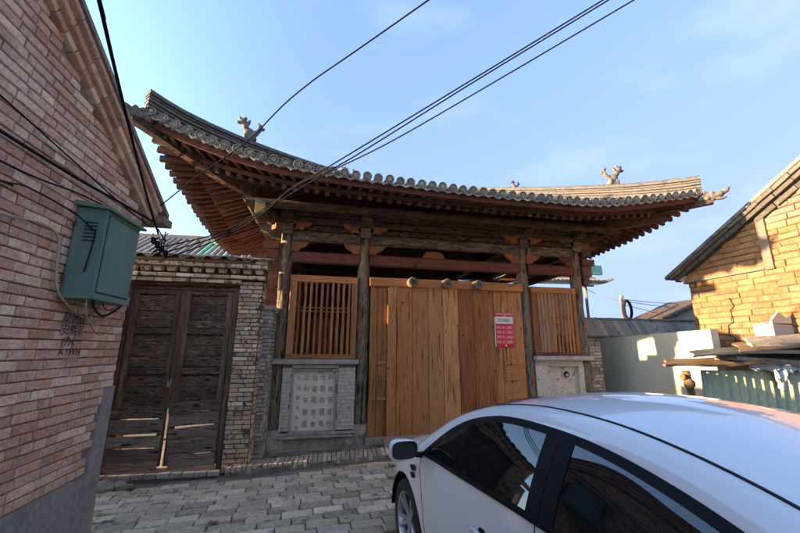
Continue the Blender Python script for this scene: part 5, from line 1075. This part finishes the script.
# side of the cabin
A0, A1 = -.36, -2.95
def rng(a, b, n): return [a+(b-a)*k/n for k in range(n+1)]
for sg in (1, -1):
    # painted cant rail between the window frame line and the roof ditch
    def rail(i, j):
        # frame line parameter and ditch parameter run together, bulging a little
        s1 = A0+(A1-A0)*i; s2 = -.14+(-3.12+.14)*i
        g_ = Vector((s1, gy_(s1), gz_(s1))); d_ = Vector((s2, dy_(s2), dz_(s2))); q = g_.lerp(d_, j)
        return (q.x, sg*(q.y+.012*math.sin(math.pi*j)), q.z+.012*math.sin(math.pi*j))
    cp('cant_rail', MB().grid(rail, 70, 6), car_white, rc=False)
    cp('cowl_corner', MB().add([(A0, sg*gy_(A0), gz_(A0)), (-.14, sg*dy_(-.14), dz_(-.14)), (-.02, sg*ylat(-.02, bz(-.02)), bz(-.02)), (-.36, sg*ylat(-.36, bz(-.36)), bz(-.36)), (-.2, sg*ylat(-.2, bz(-.2)), bz(-.2)), (-.14, sg*dy_(-.14)*.9, dz_(-.14)-.03)], [(0, 1, 4, 3), (1, 2, 4), (1, 5, 2)]), car_white, smooth=None, rc=False)
    cp('quarter_fill', MB().grid(lambda i, j: ((-2.85-.4*i), sg*((ylat(-2.85-.4*i, bz(-2.85-.4*i)))*(1-j)+j*min(ylat(-2.85-.4*i, bz(-2.85-.4*i)), dy_(min(-2.8, -2.85-.4*i)) )), bz(-2.85-.4*i)*(1-j)+j*max(bz(-2.85-.4*i), dz_(-2.85-.4*i)-.004)), 10, 4), car_white, rc=False)
    # frame band (black), just inside the cant rail
    fb_ = .035
    def fr_in(s): return max(gz_(s)-fb_, bz(s)+.003)
    def ysur(s, z):   # side glass surface between belt and frame line
        b, g_ = bz(s), gz_(s); t = 0 if g_-b < 1e-4 else (z-b)/(g_-b); yb = ylat(s, b)-.012
        return yb+(gy_(s)-yb)*t+.012*math.sin(math.pi*min(1, max(0, t)))
    band = MB(); n = 60
    cp('window_frame', band.grid(lambda i, j: ((A0-.0)+(A1-A0)*i, sg*(ysur(A0+(A1-A0)*i, gz_(A0+(A1-A0)*i)-(gz_(A0+(A1-A0)*i)-fr_in(A0+(A1-A0)*i))*j)+.002), gz_(A0+(A1-A0)*i)-(gz_(A0+(A1-A0)*i)-fr_in(A0+(A1-A0)*i))*j), n, 2), car_black, rc=False)
    def glass(a, b, tilt0=0, tilt1=0):
        def fn(i, j):
            s0 = a+(b-a)*i; sh = tilt0*(1-i)+tilt1*i; s = s0+sh*j; lo_, hi_ = bz(s), fr_in(s); z = lo_+(hi_-lo_)*j; return (s, sg*ysur(s, z), z)
        return MB().grid(fn, 24, 10)
    cp('side_window', glass(-.47, -1.60, 0, .0), car_glass, rc=False)
    cp('side_window', glass(-1.755, -2.80, .0, 0), car_glass, rc=False)
    def pil(a, b, off=.004):
        def fn(i, j):
            s = a+(b-a)*i; lo_, hi_ = bz(s), fr_in(s); z = lo_+(hi_-lo_)*j; return (s, sg*(ysur(s, z)+off), z)
        return MB().grid(fn, 6, 10)
    cp('door_pillar', pil(-1.585, -1.672), car_black, rc=False); cp('door_pillar', pil(-1.680, -1.765), car_black, rc=False); cp('door_pillar', pil(-1.67, -1.682, .0), rubber, rc=False)
    cp('door_pillar', pil(-.36, -.50), car_black, rc=False); cp('door_pillar', pil(-2.78, -2.95), car_black, rc=False)
    # roof ditch
    cp('roof_ditch', MB().sweep([(s, sg*(dy_(s)-.002), dz_(s)+.001) for s in rng(-1.0, -2.75, 40)], [(-.006, -.008), (.006, -.008), (.006, .0035), (-.006, .0035)]), rubber, smooth=None)
    # door gaps
    for pth in ([(-.33, .93), (-.36, .8), (-.42, .6), (-.44, .3), (-.5, .26), (-1.5, .25)], [(-1.675, .98), (-1.675, .8), (-1.66, .5), (-1.64, .25)], [(-2.55, .995), (-2.5, .85), (-2.36, .7), (-2.3, .5)]):
        P = []
        for (a, b), (c, d) in zip(pth[:-1], pth[1:]):
            P += [(a+(c-a)*k/5, b+(d-b)*k/5) for k in range(5)]
        P.append(pth[-1]); cp('panel_gap', MB().sweep([(s, sg*(ylat(s, z)+.0002), z) for s, z in P], [(-.0022, -.0022), (.0022, -.0022), (.0022, .0022), (-.0022, .0022)], up=(.3, 1, .1)), rubber, smooth=None)
    # handles
    for hx in (-1.27, -2.28):
        y = ylat(hx, .82); h_ = cp('door_handle', MB().tube([(hx+.10, sg*(y+.004), .765), (hx+.07, sg*(y+.03), .77), (hx-.06, sg*(y+.03), .775), (hx-.10, sg*(y+.004), .777)], [.010, .014, .015, .011], 8), car_white)
        cp('handle_cup', MB().ell((hx, sg*(y-.008), .77), (.075, .012, .035), nu=14, nv=8), car_black, h_)
    # vent behind the wheel arch
    for q in range(2): cp('fender_vent', MB().add([(-.16-.09*0, sg*(ylat(-.2, .78)+.006), .80-.055*q), (-.27+.02*q, sg*(ylat(-.27, .78)+.006), .825-.055*q), (-.29+.02*q, sg*(ylat(-.27, .76)+.006), .785-.055*q), (-.19, sg*(ylat(-.2, .75)+.006), .765-.055*q)], [(0, 1, 2, 3)]), car_black, smooth=None, rc=False)
    # mirror
    mx_, mz_ = -.40, .955; my = ylat(mx_, .93)
    def shell(i, j):
        th = math.pi*(i-.5); ph = 2*math.pi*j; 
        cx = math.cos(th); X_ = .075*math.sin(th) if math.sin(th) > 0 else .03*math.sin(th)
        C_, S_ = math.cos(ph), math.sin(ph); C2, S2 = math.copysign(abs(C_)**.62, C_), math.copysign(abs(S_)**.62, S_); return (mx_+.05+X_*1.15, sg*(my+.155+.112*cx**.6*C2), mz_+.01+.078*cx**.6*S2*(1+.10*C2))
    mr_ = cp('mirror_shell', MB().grid(shell, 12, 24), car_white, rc=False)
    cp('mirror_glass', MB().grid(lambda i, j: (mx_+.009-.002*i, sg*(my+.155+.103*i*math.copysign(abs(math.cos(2*math.pi*j))**.6, math.cos(2*math.pi*j))), mz_+.018+.064*i*math.copysign(abs(math.sin(2*math.pi*j))**.6, math.sin(2*math.pi*j))), 3, 32), mirror_m, mr_, rc=False)
    cp('mirror_foot', MB().sweep([(mx_+.06, sg*(my-.03), mz_-.045), (mx_+.055, sg*(my+.05), mz_-.03), (mx_+.05, sg*(my+.10), mz_-.015)], [(-.03, -.016), (.03, -.016), (.03, .016), (-.03, .016)]), car_black, mr_, smooth=None)
# wheels
for (wx, sg) in ((0, 1), (0, -1), (-WB, 1), (-WB, -1)):
    yo = sg*.845; c = (wx, yo, RW); seg = 36; tb = MB()
    prof_ = [(.20, -.19), (.275, -.205), (.305, -.19), (.315, -.16), (.315, -.04), (.305, -.012), (.275, 0), (.215, -.008)]
    for k in range(seg+1):
        a = 2*math.pi*k/seg
        for (r_, o_) in prof_: tb.v.append((wx+r_*math.cos(a), yo+sg*o_, RW+r_*math.sin(a)))
    m_ = len(prof_)
    for k in range(seg):
        for q in range(m_-1): a = k*m_+q; tb.f.append((a, a+1, a+m_+1, a+m_))
    wl = cp('wheel', tb, rubber, rc=True)
    rm = MB()
    for (r0, r1, o0, o1) in ((.218, .205, -.006, -.012), (.205, .19, -.012, -.06), (.19, .185, -.06, -.16)):
        rm.grid(lambda i, j: (wx+(r0+(r1-r0)*j)*math.cos(2*math.pi*i), yo+sg*(o0+(o1-o0)*j), RW+(r0+(r1-r0)*j)*math.sin(2*math.pi*i)), 36, 1)
    cp('rim', rm, alloy, wl, rc=False)
    sp = MB()
    for k in range(10):
        a = 2*math.pi*k/10+.12*(1 if k % 2 else -1); p0 = (wx+.04*math.cos(a), yo-sg*.045, RW+.04*math.sin(a)); p1 = (wx+.20*math.cos(a), yo-sg*.018, RW+.20*math.sin(a)); sp.beam(p0, p1, .03, .02, up=(0, 1, 0))
    sp.tube([(wx, yo-sg*.07, RW), (wx, yo-sg*.03, RW)], .055, 16, up=(1, 0, 0)); cp('spokes', sp, alloy, wl, smooth=30)
    cp('brake_disc', MB().tube([(wx, yo-sg*.13, RW), (wx, yo-sg*.12, RW)], .15, 24, up=(1, 0, 0)), iron, wl, smooth=30)
# cabin floor and seats behind the dark glass, underbody
cp('underbody', MB().bx(-3.6, .8, -.58, .58, .18, .62), car_black, smooth=None)
